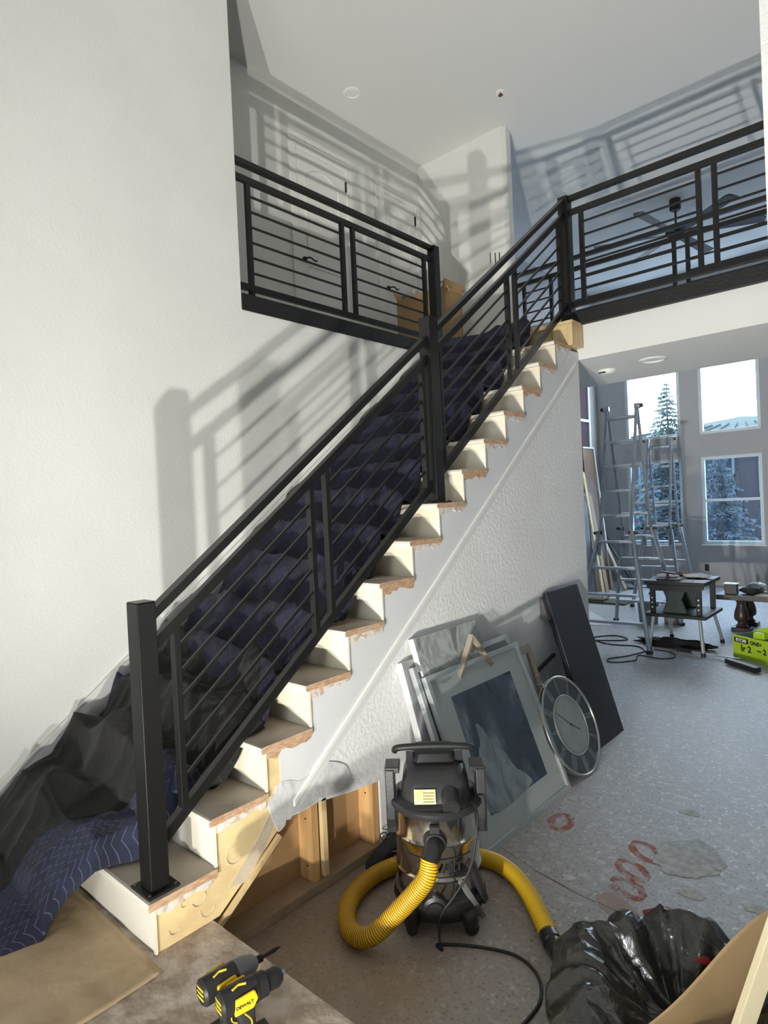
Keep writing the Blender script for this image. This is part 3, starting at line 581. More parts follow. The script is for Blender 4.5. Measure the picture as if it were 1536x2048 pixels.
# clock
th=.40; r=.302; cx=.452
t=link(bpy.data.objects.new('wall_clock',None)); t.matrix_world=lean(cx,2.605,th)@Matrix.Translation((0,0,r))@Matrix.Rotation(R(-27),4,'Y'); ORG[t.name]=Vector()
tag(t,'round metal skeleton clock with roman numerals leaning beside the large print','clock')
CM=mat('clock_champagne_metal',(.48,.47,.44),.3,metal=.8)
def circ(rad,n=64,y=0): return [(rad*math.sin(2*math.pi*k/n),y,rad*math.cos(2*math.pi*k/n)) for k in range(n)]
MB().tube(circ(r-.008),.008,8,closed=True).build('rim',CM,t,smooth=60)
MB().tube(circ(r-.012,64,-.03),.006,8,closed=True).build('back_rim',CM,t,smooth=60)
MB().tube(circ(.178),.005,8,closed=True).build('inner_ring',mat('ring_grey',(.35,.36,.35),.4,metal=.5),t,smooth=60)
MB().prism([(p[0],p[2]) for p in circ(.174)],'y',-.012,-.006).build('dial',mat('dial_stone',(.50,.50,.46),.7,var=.15,vscale=12),t)
MB().prism([(p[0],p[2]) for p in circ(r-.012)],'y',-.022,-.018).build('back_disc',mat('dark_clock_back',(.05,.055,.06),.5),t)
MB().prism([(p[0],p[2]) for p in circ(r-.01)],'y',-.002,-.0005).build('clock_glass',M['glassclock'],t)
NUM=['XII','I','II','III','IV','V','VI','VII','VIII','IX','X','XI']
for k,s_ in enumerate(NUM):
    m=MB(); wd=sum({'I':.011,'V':.026,'X':.026}[c] for c in s_); xx=-wd/2; z0,z1=.188,.288
    for c in s_:
        if c=='I': m.box(xx+.003,xx+.008,-.006,-.003,z0,z1); xx+=.011
        elif c=='V': m.bar((xx+.003,-.0045,z1),(xx+.013,-.0045,z0),.005,.003,up=(0,1,0)).bar((xx+.023,-.0045,z1),(xx+.013,-.0045,z0),.005,.003,up=(0,1,0)); xx+=.026
        else: m.bar((xx+.003,-.0045,z1),(xx+.023,-.0045,z0),.005,.003,up=(0,1,0)).bar((xx+.023,-.0045,z1),(xx+.003,-.0045,z0),.005,.003,up=(0,1,0)); xx+=.026
    m.xf(Matrix.Rotation(R(30*k),4,'Y')); m.build('numeral',CM,t)
def hand(L,ang,w,nm): 
    MB().prism([(-w*.4,0),(-w,L*.35),(-w*.3,L*.5),(-w*.9,L*.7),(0,L),(w*.9,L*.7),(w*.3,L*.5),(w,L*.35),(w*.4,0)],'y',-.005,-.0035).xf(Matrix.Rotation(R(ang),4,'Y')).build(nm,M['ink'],t)
hand(.105,150,.004,'hour_hand'); hand(.15,-20,.003,'minute_hand')
MB().lathe([(.008,0),(.008,.004),(0,.005)],(0,0,0),12,cap=False).xf(Matrix.Translation((0,-.005,0))@Matrix.Rotation(R(-90),4,'X')).build('hub',M['ink'],t)
MB().tube(circ(.03,20),.003,6,closed=True).xf(Matrix.Translation((0,0,r+.062))@Matrix.Rotation(R(50),4,'Z')).lathe([(.004,0),(.011,.008),(.006,.016),(.012,.024),(.004,.034)],(0,0,r-.004),12).build('finial',CM,t,smooth=60)
# leaning dark table top
t=lthing('table_top','dark charcoal table top leaning on the stair wall, nearest the far end','table top',.345,2.918,.29)
CH=mat('charcoal_laminate',(.020,.021,.030),.42)
MB().box(0,.493,-.028,0,0,1.085).build('panel',CH,t,bevel=.003)
MB().box(-.03,0.0,-.10,-.028,.92,1.06).build('edge_bracket',mat('grey_bracket',(.12,.12,.12),.5),t,bevel=.002)
MB().bar((-.26,-.11,.60),(.05,-.11,.66),.02,.02).build('cross_bar',M['ink'],t)
MB().add([(-.20,-.10,.42),(-.03,-.10,.40),(.0,-.10,.62),(-.09,-.10,.60)],[(0,1,2,3)]).build('underside_panel',mat('blue_grey_board',(.16,.19,.22),.6),t,solid=.006)
MB().box(-.012,.0,-.035,-.028,.2,.9).build('side_rail',M['ink'],t)
# ---------------------------------------------------------------- vacuum
vx,vy=.47,1.04
t=thing('shop_vacuum','wet dry vacuum with chrome drum, black head and yellow hose before the leaning pictures','vacuum',(vx,vy,ZS))
V=(vx,vy,ZS)
dirv=Vector((2.07-vx,-1.0-vy)).normalized(); ang=math.atan2(dirv.y,dirv.x)   # local +X faces the room
VR=Matrix.Translation(V)@Matrix.Rotation(ang,4,'Z')
def vp(mb,nm,m,par=None,**k): mb.xf(VR); return mb.build(nm,m,par or t,world=True,**k)
prof=[(.165,.10),(.172,.115),(.172,.20),(.178,.212),(.172,.224),(.174,.34),(.180,.352),(.174,.364),(.176,.455),(.183,.462)]
for nm,m_,w_ in (('drum',M['chrome'],None),): 
    mb=MB().lathe(prof,(0,0,0),64); mb.xf(VR); mb.build(nm,m_,t,world=True,smooth=35)
# dolly base with casters
mb=MB().lathe([(.13,.035),(.18,.05),(.192,.085),(.185,.12),(.168,.125)],(0,0,0),40); vp(mb,'dolly_base',M['bplast'],smooth=40)
for a in (35,145,215,325):
    c,s=math.cos(R(a)),math.sin(R(a))
    mb=MB().lathe([(.028,0),(.034,.02),(.03,.06)],(c*.20,s*.20,.035),14); d=vp(mb,'caster_housing',M['bplast'],smooth=40)
    mb=MB().lathe([(.026,-.012),(.029,-.006),(.029,.006),(.026,.012)],(0,0,0),18); mb.xf(Matrix.Translation((c*.205,s*.205,.029))@Matrix.Rotation(R(a+70),4,'Z')@Matrix.Rotation(R(90),4,'X')); vp(mb,'caster_wheel',M['rubber'],par=d)
# drain cap front, accessory holders
mb=MB().lathe([(.052,0),(.050,.018),(.036,.022),(.034,.03),(.0,.032)],(0,0,0),28,cap=False); mb.xf(Matrix.Translation((.165,-.02,.105))@Matrix.Rotation(R(90),4,'Y')); vp(mb,'drain_cap',M['bplast'],smooth=40)
# rim and latches
mb=MB().lathe([(.186,.455),(.191,.462),(.191,.478),(.184,.486),(.15,.488)],(0,0,0),56); vp(mb,'drum_rim',M['gplast'],smooth=40)
for s in (-1,1):
    m=MB(); yy=s*.19
    m.prism([(-.055,.34),(.045,.34),(.055,.40),(.05,.60),(-.05,.60),(-.06,.42)],'y',min(s*.168,s*.205),max(s*.168,s*.205)); h=vp(m,'side_handle',M['gplast'],bevel=.004)
    m=MB().box(-.05,.045,min(yy-s*.045,yy+s*.016),max(yy-s*.045,yy+s*.016),.585,.61); vp(m,'latch',M['bplast'],par=h,bevel=.004)
# power head
def rr(w,d,z,rd=.05,n=6,ox=0):
    pts=[]
    for cx_,cy_,a0 in ((w/2-rd,d/2-rd,0),(-w/2+rd,d/2-rd,90),(-w/2+rd,-d/2+rd,180),(w/2-rd,-d/2+rd,270)):
        for k in range(n): a=R(a0+90*k/(n-1)); pts.append((ox+cx_+rd*math.cos(a),cy_+rd*math.sin(a),z))
    return pts
def loft(rings):
    m=MB(); n=len(rings[0]); 
    for r_i in rings: m.v+=r_i
    for i in range(len(rings)-1):
        for k in range(n): m.f.append([i*n+k,i*n+(k+1)%n,(i+1)*n+(k+1)%n,(i+1)*n+k]); m.m.append(0)
    m.f.append(list(range(n))[::-1]); m.m.append(0); m.f.append([(len(rings)-1)*n+k for k in range(n)]); m.m.append(0); return m
vp(loft([rr(.33,.33,.475,.12),rr(.33,.32,.487,.12),rr(.29,.285,.50,.10,ox=-.01),rr(.27,.265,.565,.07,ox=-.018),rr(.23,.235,.60,.06,ox=-.03),rr(.17,.20,.612,.05,ox=-.05)]),'power_head',M['gplast'],smooth=35)
vp(loft([rr(.15,.19,.605,.03,ox=-.06),rr(.13,.175,.645,.03,ox=-.065),rr(.10,.165,.655,.03,ox=-.065)]),'motor_cover',M['bplast'],smooth=35)
m=MB().tube(smooth_path([(-.02,-.165,.655),(0,-.14,.675),(.005,0,.682),(0,.14,.675),(-.02,.165,.655)],6),.014,10); hh=vp(m,'carry_handle',M['rubber'],smooth=60)
for s in (-1,1):
    m=MB().bar((-.03,s*.105,.585),(0,s*.10,.672),.028,.03,up=(0,1,0)); vp(m,'handle_post',M['gplast'],par=hh,bevel=.003)
# front exhaust port
m=MB().tube([(.10,.055,.535),(.178,.058,.505)],[.036,.034],20); pt_=vp(m,'blower_port',M['gplast'],smooth=40)
m=MB().tube([(.177,.058,.506),(.1795,.058,.505)],.028,20); vp(m,'port_hole',M['ink'],par=pt_)
# yellow rating label
m=MB().add([(.148,-.085,.505),(.148,.0,.505),(.128,.0,.555),(.128,-.085,.555)],[(0,1,2,3)]); lb=vp(m,'rating_label',mat('gold_label',(.62,.55,.20),.4,col2=(.75,.70,.45),vscale=40),solid=.001)
for k in range(4):
    z=.545-.010*k; m=MB().add([(.1515-(z-.505)*.4,-.05,z),(.1515-(z-.505)*.4,-.006,z),(.1515-(z-.502)*.4,-.006,z-.003),(.1515-(z-.502)*.4,-.05,z-.003)],[(0,1,2,3)]); vp(m,'label_line',mat('label_print',(.25,.2,.08),.6) if k==0 else bpy.data.materials['label_print'],par=lb)
# hose inlet
m=MB().lathe([(.048,0),(.046,.03),(.040,.045)],(0,0,0),24); m.xf(Matrix.Translation((.160,-.01,.375))@Matrix.Rotation(R(90),4,'Y')); inl=vp(m,'hose_inlet',M['bplast'],smooth=40)
m=MB().box(.178,.20,-.03,.01,.40,.44); vp(m,'inlet_lever',M['ink'],par=inl,bevel=.003)
# lettering on the drum, wrapped round it
vs_,fs_=text_mesh('DEWALT',.046,.0006,.0016)
mb=MB(); vv=[]
for x,y,z in vs_:
    a=(x+.004)/.1742; vv.append(((.1748+z)*math.cos(a),(.1748+z)*math.sin(a),.262+y))
mb.add(vv,fs_); vp(mb,'drum_lettering',M['ink'])
m=MB().tube([(.1755*math.cos(a),.1755*math.sin(a),.30) for a in [(-.14+.28*k/14)/.1742*1.0+.04 for k in range(15)]],.0012,5); vp(m,'lettering_rule',M['ink'])
m=MB().tube([(.1755*math.cos(a),.1755*math.sin(a),.228) for a in [(-.14+.28*k/14)/.1742*1.0+.04 for k in range(15)]],.0012,5); vp(m,'lettering_rule',M['ink'])
# hose
inlet=VR@Vector((.205,-.012,.375)); e1=VR@Vector((.25,-.045,.33))
m=MB().tube(smooth_path([VR@Vector((.19,-.01,.375)),VR@Vector((.225,-.02,.365)),VR@Vector((.25,-.035,.335))],5),.036,16); m.build('hose_elbow',M['bplast'],t,world=True,smooth=50)
HP=[VR@Vector((.245,-.032,.34)),VR@Vector((.262,-.055,.27)),(.50,.74,-.02),(.425,.665,-.105),(.335,.655,-.128),(.235,.72,-.130),(.165,.84,-.130),(.145,1.0,-.130),(.20,1.17,-.130),(.33,1.33,-.130),(.48,1.40,-.130),(.62,1.37,-.130),(.74,1.29,-.130),(.85,1.19,-.130),(.93,1.11,-.130)]
pts=smooth_path(HP,70)
# resample evenly
L=[0]; 
for a,b in zip(pts,pts[1:]): L.append(L[-1]+(b-a).length)
N=int(L[-1]/.0030); rs=[]; j=0
for i in range(N+1):
    s=L[-1]*i/N
    while j<len(L)-2 and L[j+1]<s: j+=1
    tt=(s-L[j])/max(1e-9,L[j+1]-L[j]); rs.append(pts[j].lerp(pts[j+1],min(1,tt)))
mb=MB(); mb.tube(rs,.0,16,rf=lambda i:(.0365,.0365,.0325)[i%3]); 
hm=mb.build('hose',[M['yellow'],mat('hose_groove',(.30,.16,.01),.6)],t,world=True,smooth=180)
fi=[0]*len(hm.data.polygons)
for k in range(len(rs)-1):
    if k%3==2 or k%3==1:
        if k%3==2:
            for q in range(16): fi[k*16+q]=1
hm.data.polygons.foreach_set('material_index',fi)
e=Vector((.93,1.11,-.132)); d=(Vector((.99,1.055,-.135))-e).normalized()
MB().tube([e-d*.01,e+d*.035,e+d*.04,e+d*.10,e+d*.13],[.037,.037,.032,.030,.030],20).build('hose_cuff',M['bplast'],t,world=True,smooth=40)
MB().tube([e+d*.130,e+d*.1315],.025,20).build('cuff_opening',M['ink'],t,world=True)
# tool holders at the right of the drum and a crevice tool
m=MB().bar((.06,.17,.07),(.12,.12,.26),.05,.03); vp(m,'accessory_holder',M['gplast'],bevel=.004)
m=MB().bar((.10,.165,.03),(.155,.085,.20),.028,.02); vp(m,'crevice_tool',M['gplast2'],bevel=.003)
m=MB().tube(smooth_path([(.10,.14,.49),(.15,.16,.48),(.19,.15,.40),(.20,.12,.28),(.20,.06,.18),(.205,.0,.10),(.22,-.01,.02),(.26,.0,.008)],8),.0045,8); vp(m,'power_cord',M['rubber'],smooth=60)
CP=[VR@Vector((.26,0,.006)),(.60,.85,ZS+.006),(.72,.93,ZS+.006),(.86,.98,ZS+.006),(.97,.94,ZS+.006),(1.03,.84,ZS+.006),(1.03,.70,ZS+.006),(1.02,.5,ZS+.006),(1.0,.3,ZS+.006)]
MB().tube(smooth_path(CP,10),.0055,8).build('power_cord',M['rubber'],t,world=True,smooth=60)
#PART3
# ---------------------------------------------------------------- ladders
def ladder(cx,cy,a,sp,H,wb,wt,label,nr=9):
    t=link(bpy.data.objects.new('step_ladder',None)); t.matrix_world=Matrix.Translation((cx,cy,ZS))@Matrix.Rotation(a,4,'Z'); ORG[t.name]=Vector(); tag(t,label,'ladder')
    zk=H*.46
    def X(z): return wt+ (wb-wt-.02)*max(0,(zk*.95-z)/(zk*.95))**1.05 + .02*(z<zk)
    def Y(s,z): return s*sp*(1-z/H)+s*.012
    for s in (-1,1):
        for e in (-1,1):
            m=MB().tube([(e*X(z),Y(s,z),z) for z in (.03,.3,.6,.9,zk*.95,zk+.02)],.023,8,flat=1.35); lo=m.build('rail',M['alu'],t,smooth=50)
            MB().box(e*X(0)-.03,e*X(0)+.03,Y(s,0)-.03,Y(s,0)+.03,0,.035).build('rubber_foot',M['rubber'],t,bevel=.004)
            MB().tube([(e*(wt-.005),Y(s,z),z) for z in (zk-.25,zk+.3,H-.06,H)],.019,8,flat=1.3).build('rail',M['alu'],t,smooth=50)
            MB().tube([(e*(wt+.07),Y(s,zk),zk),(e*(wt-.03),Y(s,zk),zk)],[.016,.026],10).build('lock_knob',M['bplast'],t,smooth=50)
        for k in range(nr):
            z=.29+k*(H-.42)/(nr-1)
            w=(X(z) if z<zk else wt-.005); MB().box(-w+.01,w-.01,Y(s,z)-.035,Y(s,z)+.035,z-.014,z+.014).build('rung',M['alu'],t,bevel=.004)
    for e in (-1,1):
        MB().tube([(e*(wt-.03),0,H-.01),(e*(wt+.035),0,H-.01)],.034,14).build('hinge',M['alu'],t,smooth=50)
        MB().lathe([(.022,0),(.026,.015),(.018,.035)],(0,0,0),12).xf(Matrix.Translation((e*(wt+.035),0,H-.01))@Matrix.Rotation(e*R(90),4,'Y')).build('hinge_knob',M['bplast'],t,smooth=50)
    return t
ladder(-.71,6.43,.09,.80,2.72,.405,.175,'tall silver aluminium step ladder beside the wall end, nearer of the two')
ladder(-1.12,9.0,.12,.62,2.50,.34,.17,'shorter silver aluminium ladder behind the tall one, in front of the left lower window',8)
# ---------------------------------------------------------------- boards leaning on the left wall of the great room
def board(p,q,w,th_,m,label,name='board',up=(1,0,.2),grp=None):
    return tag(MB().bar(p,q,w,th_,up=up).build(name,m,bevel=.002),label,'board',grp)
db=mat('brown_panel_board',(.20,.12,.07),.6,var=.2,vscale=6,stretch=(4,4,.5)); pb=M['pine2']
t=thing('leaning_panel','tall brown panel with white edge leaning behind the stair wall end','panel',(-2.45,9.75,ZS))
MB().add([(-2.40,9.45,ZS),(-2.30,9.85,ZS),(-2.84,10.55,2.40),(-2.86,10.15,2.40)],[(0,1,2,3)]).build('face',db,t,world=True,solid=.02)
MB().bar((-2.29,9.86,ZS+.01),(-2.83,10.56,2.41),.03,.03,up=(1,0,.2)).bar((-2.86,10.15,2.41),(-2.83,10.56,2.41),.03,.03).build('white_edge',M['white'],t,world=True)
board((-1.98,8.75,ZS+.02),(-2.78,9.95,1.95),.09,.02,pb,'pale pine board leaning, nearest behind the stair wall end')
board((-2.02,9.0,ZS+.02),(-2.70,10.0,1.55),.14,.02,mat('mid_brown_board',(.33,.22,.12),.6),'mid brown board leaning between the pale board and the white edged panel')
board((-2.05,9.85,ZS+.02),(-2.80,10.35,1.15),.12,.02,mat('tan_board',(.50,.36,.22),.6),'short tan board leaning behind the tall ladder legs')
board((-1.95,10.1,ZS+.02),(-2.82,10.75,.85),.26,.02,mat('near_black_board',(.02,.012,.01),.5),'wide dark board leaning low behind the tan board')
tag(MB().box(-2.2,-1.5,8.35,8.75,ZS+.001,ZS+.03).box(-2.15,-1.85,8.4,8.6,ZS+.03,ZS+.06).build('scrap_wood',mat('mossy_scrap',(.12,.11,.05),.8,var=.4,vscale=20)),'low scraps of dark wood on the floor behind the ladder','scrap wood')
tag(MB().prism([(-1.80,7.75),(-1.25,7.1),(-1.10,6.85),(-1.42,6.75),(-1.95,7.4)],'z',ZS+.001,ZS+.004).build('paper_sheet',mat('white_sheet',(.62,.60,.60),.7)),'white sheet lying on the floor under the tall ladder','paper')
# ---------------------------------------------------------------- work bench
BK=mat('workbench_black',(.006,.0065,.008),.5); GB=mat('workbench_green',(.018,.032,.028),.5)
wb0=(-.03,6.16,ZS)
t=thing('folding_workbench','black folding work table with silver legs piled with tools','workbench',wb0)
X0,X1,Y0,Y1=-.33,.27,5.85,6.47
MB().box(X0,X1,Y0,Y0+.27,.535,.575).build('top_panel',BK,t,world=True,bevel=.006); MB().box(X0,X1,Y0+.31,Y1,.535,.575).build('top_panel',BK,t,world=True,bevel=.006)
MB().prism([(X0+.02,.50),(X0+.02,.535),(X1-.02,.535),(X1-.02,.50),(X1-.10,.47),(X0+.10,.47)],'y',Y0+.02,Y0+.05).build('apron',BK,t,world=True)
MB().prism([(-.17,.50),(.07,.50),(.02,.37),(.07,.235),(-.17,.235),(-.12,.37)],'y',Y0+.06,Y0+.11).build('cross_brace',GB,t,world=True,bevel=.004)
MB().prism([(-.17,.50),(.07,.50),(.02,.37),(.07,.235),(-.17,.235),(-.12,.37)],'y',Y1-.11,Y1-.06).build('cross_brace',GB,t,world=True,bevel=.004)
MB().box(X0-.01,X1+.01,Y0-.02,Y1+.02,.195,.232).build('shelf',BK,t,world=True,bevel=.01)
for x in (X0+.07,X1-.07):
    for y in (Y0+.05,Y1-.05):
        u=MB().box(x-.025,x+.025,y-.02,y+.02,.232,.535).build('upper_leg',BK,t,world=True,bevel=.003)
        if y<6:
            for k in range(3): MB().lathe([(.008,0),(.008,.003)],(0,0,0),10).xf(Matrix.Translation((x,y-.022,.29+.05*k))@Matrix.Rotation(R(90),4,'X')).build('rivet',M['white'],u,world=True)
        fxx=x+(.05 if x>0 else -.02); fyy=y+(-.10 if y<6.1 else .12)
        MB().tube([(x,y,.195),(fxx,fyy,ZS+.03)],.018,12).build('leg',M['chrome'] if 0 else mat('silver_leg',(.6,.6,.6),.3,metal=.8) if 'silver_leg' not in bpy.data.materials else bpy.data.materials['silver_leg'],t,world=True,smooth=50)
        MB().lathe([(.024,0),(.022,.04)],(fxx,fyy,ZS),12).build('rubber_foot',M['rubber'],t,world=True,smooth=50)
def crumple(name,label,cat,c,s,m,seed,amp=.35,grp=None,n=20,freq=2.2):
    mb=MB(); 
    for j in range(n+1):
        for i in range(n*2):
            a=math.pi*2*i/(n*2); b=math.pi*j/n; d=Vector((math.cos(a)*math.sin(b),math.sin(a)*math.sin(b),-math.cos(b)))
            f=1+amp*noise.noise(d*freq+Vector((seed,0,0)))+amp*.6*rdg(d+Vector((seed,1,2)),freq*1.6)*.5
            mb.v.append((c[0]+d.x*s[0]*f,c[1]+d.y*s[1]*f,max(c[2]+d.z*s[2]*f,c[2]-s[2])))
    for j in range(n):
        for i in range(n*2): k=(i+1)%(n*2); mb.f.append([j*n*2+i,j*n*2+k,(j+1)*n*2+k,(j+1)*n*2+i]); mb.m.append(0)
    return tag(mb.build(name,m,smooth=50),label,cat,grp)
wht=mat('white_rag_cloth',(.55,.57,.60),.9)
crumple('rag','crumpled white rag on the left of the work table top','rag',(-.16,6.12,.603),(.10,.09,.028),wht,1)
crumple('rag','crumpled white rag on the right of the work table top','rag',(.10,6.22,.600),(.13,.08,.025),wht,4)
tag(MB().box(-.10,.04,6.0,6.08,.576,.584).box(.0,.14,5.93,5.97,.576,.582).build('paper_scraps',wht),'loose white paper scraps at the front of the work table','paper')
crumple('glove','tan work glove lying behind the rags on the work table','glove',(-.02,6.36,.60),(.13,.05,.025),mat('tan_glove',(.30,.20,.16),.8),9)
t=thing('clamp','dark hand clamp standing on the work table','clamp',(-.12,5.98,.576))
MB().box(-.22,.02,5.91,6.02,.576,.592).build('clamp_base',M['ink'],t,world=True,bevel=.002); MB().lathe([(.03,0),(.015,.02),(.012,.05),(.03,.065)],(-.12,5.97,.592),14).build('clamp_post',mat('dark_maroon',(.05,.02,.025),.5),t,world=True,smooth=40); MB().bar((-.20,5.98,.660),(-.03,5.98,.645),.04,.02).build('clamp_handle',bpy.data.materials['dark_maroon'],t,world=True,bevel=.003)
# ---------------------------------------------------------------- low table with turned legs
DW=mat('dark_stained_wood',(.045,.030,.024),.35,var=.4,vscale=6)
t=thing('coffee_table','low dark wooden table with turned baluster legs at the right frame edge','table',(.75,7.45,ZS))
MB().box(.06,1.5,7.10,7.85,.215,.275).build('table_top',mat('weathered_table_top',(.13,.115,.10),.5,var=.4,vscale=10),t,world=True,bevel=.006)
for (lx,ly) in ((.29,7.26),(.29,7.66),(1.26,7.26),(1.26,7.66)):
    l=MB().lathe([(.055,0),(.07,.015),(.045,.035),(.042,.06),(.075,.09),(.08,.13),(.07,.19),(.05,.25),(.045,.29),(.065,.32),(.065,.335)],(lx,ly,ZS+.05),20).build('leg',DW,t,world=True,smooth=50)
    MB().box(lx-.10,lx+.10,ly-.07,ly+.07,ZS,ZS+.05).build('leg_foot',DW,l,world=True,bevel=.005)
tag(MB().box(.14,.27,7.16,7.27,.276,.395).build('grey_tin',mat('grey_tin',(.09,.09,.09),.5),bevel=.01),'dark grey tin with white lid at the left end of the low table','tin')
tag(MB().box(.13,.28,7.15,7.28,.396,.402).build('white_card',M['white']),'white card lying on top of the dark grey tin','card')
crumple('power_tool','black cordless tool lying on the low table beside the tin','tool',(.40,7.25,.32),(.10,.06,.045),M['ink'],12)
crumple('plastic_bag','clear grey plastic packet behind the black tool on the low table','bag',(.42,7.5,.33),(.10,.08,.055),mat('cloudy_plastic',(.33,.36,.38),.3),15)
crumple('paper_bag','yellow paper bag lying on the low table at the frame edge','bag',(.74,7.62,.39),(.15,.10,.10),mat('yellow_bag',(.62,.45,.12),.7),18,.18)
tag(MB().prism([(.46,7.16),(.62,7.13),(.72,7.14),(.55,7.25)],'z',.276,.284).build('wood_shim',mat('pale_shim',(.5,.42,.33),.7)),'pale wood offcut at the front edge of the low table','offcut')
tag(MB().lathe([(.05,0),(.055,.06),(.03,.10)],(.60,7.35,.276),14).build('brown_bottle',mat('brown_tub',(.16,.09,.05),.5),smooth=50),'small brown tub in the middle of the low table','tub')
# bucket and spool under the bench
t=thing('bucket','grey bucket standing behind the work table legs','bucket',(-.78,7.25,ZS))
MB().lathe([(.11,0),(.13,.26),(.135,.262),(.125,.255),(.105,.01)],(-.78,7.25,ZS),24).build('pail',mat('pail_grey',(.22,.23,.25),.5),t,world=True,smooth=50)
tag(MB().lathe([(.11,0),(.12,.29),(.0,.29)],(-.50,7.35,ZS),20,cap=False).build('paper_bin',mat('beige_bin',(.36,.33,.29),.7,var=.3,vscale=9),smooth=50),'beige ribbed bin behind the work table, right of the grey bucket','bin')
# ---------------------------------------------------------------- yellow green tool carton
LG=mat('lime_carton',(.42,.60,.02),.5)
t=thing('tool_carton','lime green tool carton with black lettering on the floor at the right edge','carton',(.75,5.85,ZS))
cM=Matrix.Translation((.48,5.98,ZS))@Matrix.Rotation(R(-32),4,'Z')
def cb(mb,nm,m,**k): mb.xf(cM); return mb.build(nm,m,t,world=True,**k)
cb(MB().box(0,.52,0,.006,0,.225),'carton_side',LG); cb(MB().box(0,.52,.28,.286,0,.225),'carton_side',LG); cb(MB().box(0,.006,.006,.28,0,.225),'carton_side',mat('grey_carton_side',(.30,.36,.36),.6)); cb(MB().box(.514,.52,.006,.28,0,.225),'carton_side',LG); cb(MB().box(.006,.514,.006,.28,.0,.01),'carton_bottom',LG)
cb(MB().box(.02,.185,-.002,0,.155,.205),'logo_panel',M['ink'])
def tx(s_,sz,x,z,m,nm,b=.001): 
    v,f=text_mesh(s_,sz,.0006,b); cb(MB().add([(x+a,-.0035-c,z+bb) for a,bb,c in v],f),nm,m)
tx('RYOBI',.044,.1025,.180,M['white'],'lettering',.0015); tx('ONE+',.050,.275,.176,M['ink'],'lettering',.0018)
tx('Ir 2',.085,.16,.105,M['ink'],'marker_writing',.0025); tx('~ 2',.075,.34,.115,M['ink'],'marker_writing',.0025)
t2=thing('cordless_tool','lime green cordless tool standing in the green carton','tool',(.78,5.92,ZS+.15)); 
tM=Matrix.Translation((.82,5.90,ZS+.18))@Matrix.Rotation(R(-20),4,'Z')
for nm,mb_,mm in (('tool_body',MB().bar((-.16,.06,.06),(.16,.06,.17),.09,.09),LG),('battery',MB().box(-.13,-.02,-.06,.03,.03,.10),LG),('grip',MB().bar((.0,.05,-.02),(.04,.05,.13),.05,.045),M['bplast'])): mb_.xf(tM); mb_.build(nm,mm,t2,world=True,bevel=.012)
# broom / pole with black head, jacket and cords on the floor
t=thing('floor_squeegee','black headed push tool with thin silver pole on the floor','broom',(.55,5.7,ZS))
MB().tube([(.02,5.86,ZS+.03),(.60,5.74,ZS+.035)],.010,8).build('pole',mat('silver_pole',(.6,.62,.64),.3,metal=.7),t,world=True,smooth=50)
MB().tube([(-.02,5.87,ZS+.03),(.13,5.84,ZS+.032)],.019,10).build('grip',M['rubber'],t,world=True,smooth=50)
MB().bar((.50,5.66,ZS+.03),(.80,5.44,ZS+.03),.07,.045).build('head',M['bplast'],t,world=True,bevel=.006)
crumple('jacket','black cloth bundle on the floor under the work table','jacket',(-.12,6.12,ZS+.03),(.34,.09,.05),mat('black_cloth',(.010,.010,.011),.9),21,.5,n=24,freq=3)
def cord(pts,r,label): return tag(MB().tube(smooth_path(pts,8),r,6).build('cord',M['rubber'],smooth=60),label,'cord')
z=ZS+.008
cord([(-1.25,5.9,z),(-.95,5.95,z),(-.65,6.15,z),(-.85,6.30,z),(-1.02,6.05,z),(-.75,5.85,z),(-.45,5.9,z),(-.30,5.72,z)],.007,'coiled black cord on the floor at the tall ladder foot')
cord([(-.30,5.70,z),(-.38,5.45,z),(-.50,5.22,z),(-.42,5.12,z),(-.26,5.30,z),(-.30,5.52,z),(-.1,5.50,z),(.02,5.60,z),(-.05,5.80,z),(-.25,5.85,z)],.006,'thin black cord looped on the floor before the work table')
# ---------------------------------------------------------------- shoe
t=thing('shoe','black running shoe with grey sole by the wall opening behind the yellow hose','shoe',(.09,1.14,ZS))
def ring(x,w,zc,h,o=0,n=16,pw=.75): 
    out=[]
    for k in range(n):
        a=2*math.pi*k/n; c,s_=math.cos(a),math.sin(a); out.append((x,o+w*math.copysign(abs(c)**pw,c),zc+h*math.copysign(abs(s_)**pw,s_)))
    return out
SM=Matrix.Translation((.075,1.14,ZS))@Matrix.Rotation(R(-84),4,'Z')
def sh(rings,nm,m,**k):
    mb=loft(rings); mb.xf(SM); return mb.build(nm,m,t,world=True,**k)
sole=sh([ring(x,w,.016+dz,.015) for x,w,dz in ((-.142,.018,.006),(-.125,.034,.004),(-.06,.037,0),(.0,.038,0),(.07,.046,0),(.12,.036,.004),(.145,.012,.010))],'sole',mat('grey_shoe_sole',(.30,.30,.31),.7),smooth=70)
up=sh([ring(x,w,zc,h) for x,w,zc,h in ((-.138,.016,.06,.035),(-.125,.028,.062,.042),(-.08,.034,.062,.044),(-.03,.035,.06,.042),(.02,.037,.055,.034),(.07,.041,.046,.024),(.115,.033,.04,.018),(.142,.012,.034,.010))],'upper',mat('black_mesh_fabric',(.014,.015,.018),.85,bump=.5,bscale=250,bdist=.003),smooth=70)
mb=MB().tube([(-.082+.048*math.cos(2*math.pi*k/20),.029*math.sin(2*math.pi*k/20),.098-.012*math.cos(2*math.pi*k/20)) for k in range(20)],.008,8,closed=True); mb.xf(SM); mb.build('collar',M['rubber'],t,world=True,smooth=60)
mb=MB().add([(-.082+.04*math.cos(2*math.pi*k/16),.023*math.sin(2*math.pi*k/16),.1055-.010*math.cos(2*math.pi*k/16)) for k in range(16)],[tuple(range(16))]); mb.xf(SM); mb.build('opening',M['ink'],t,world=True)
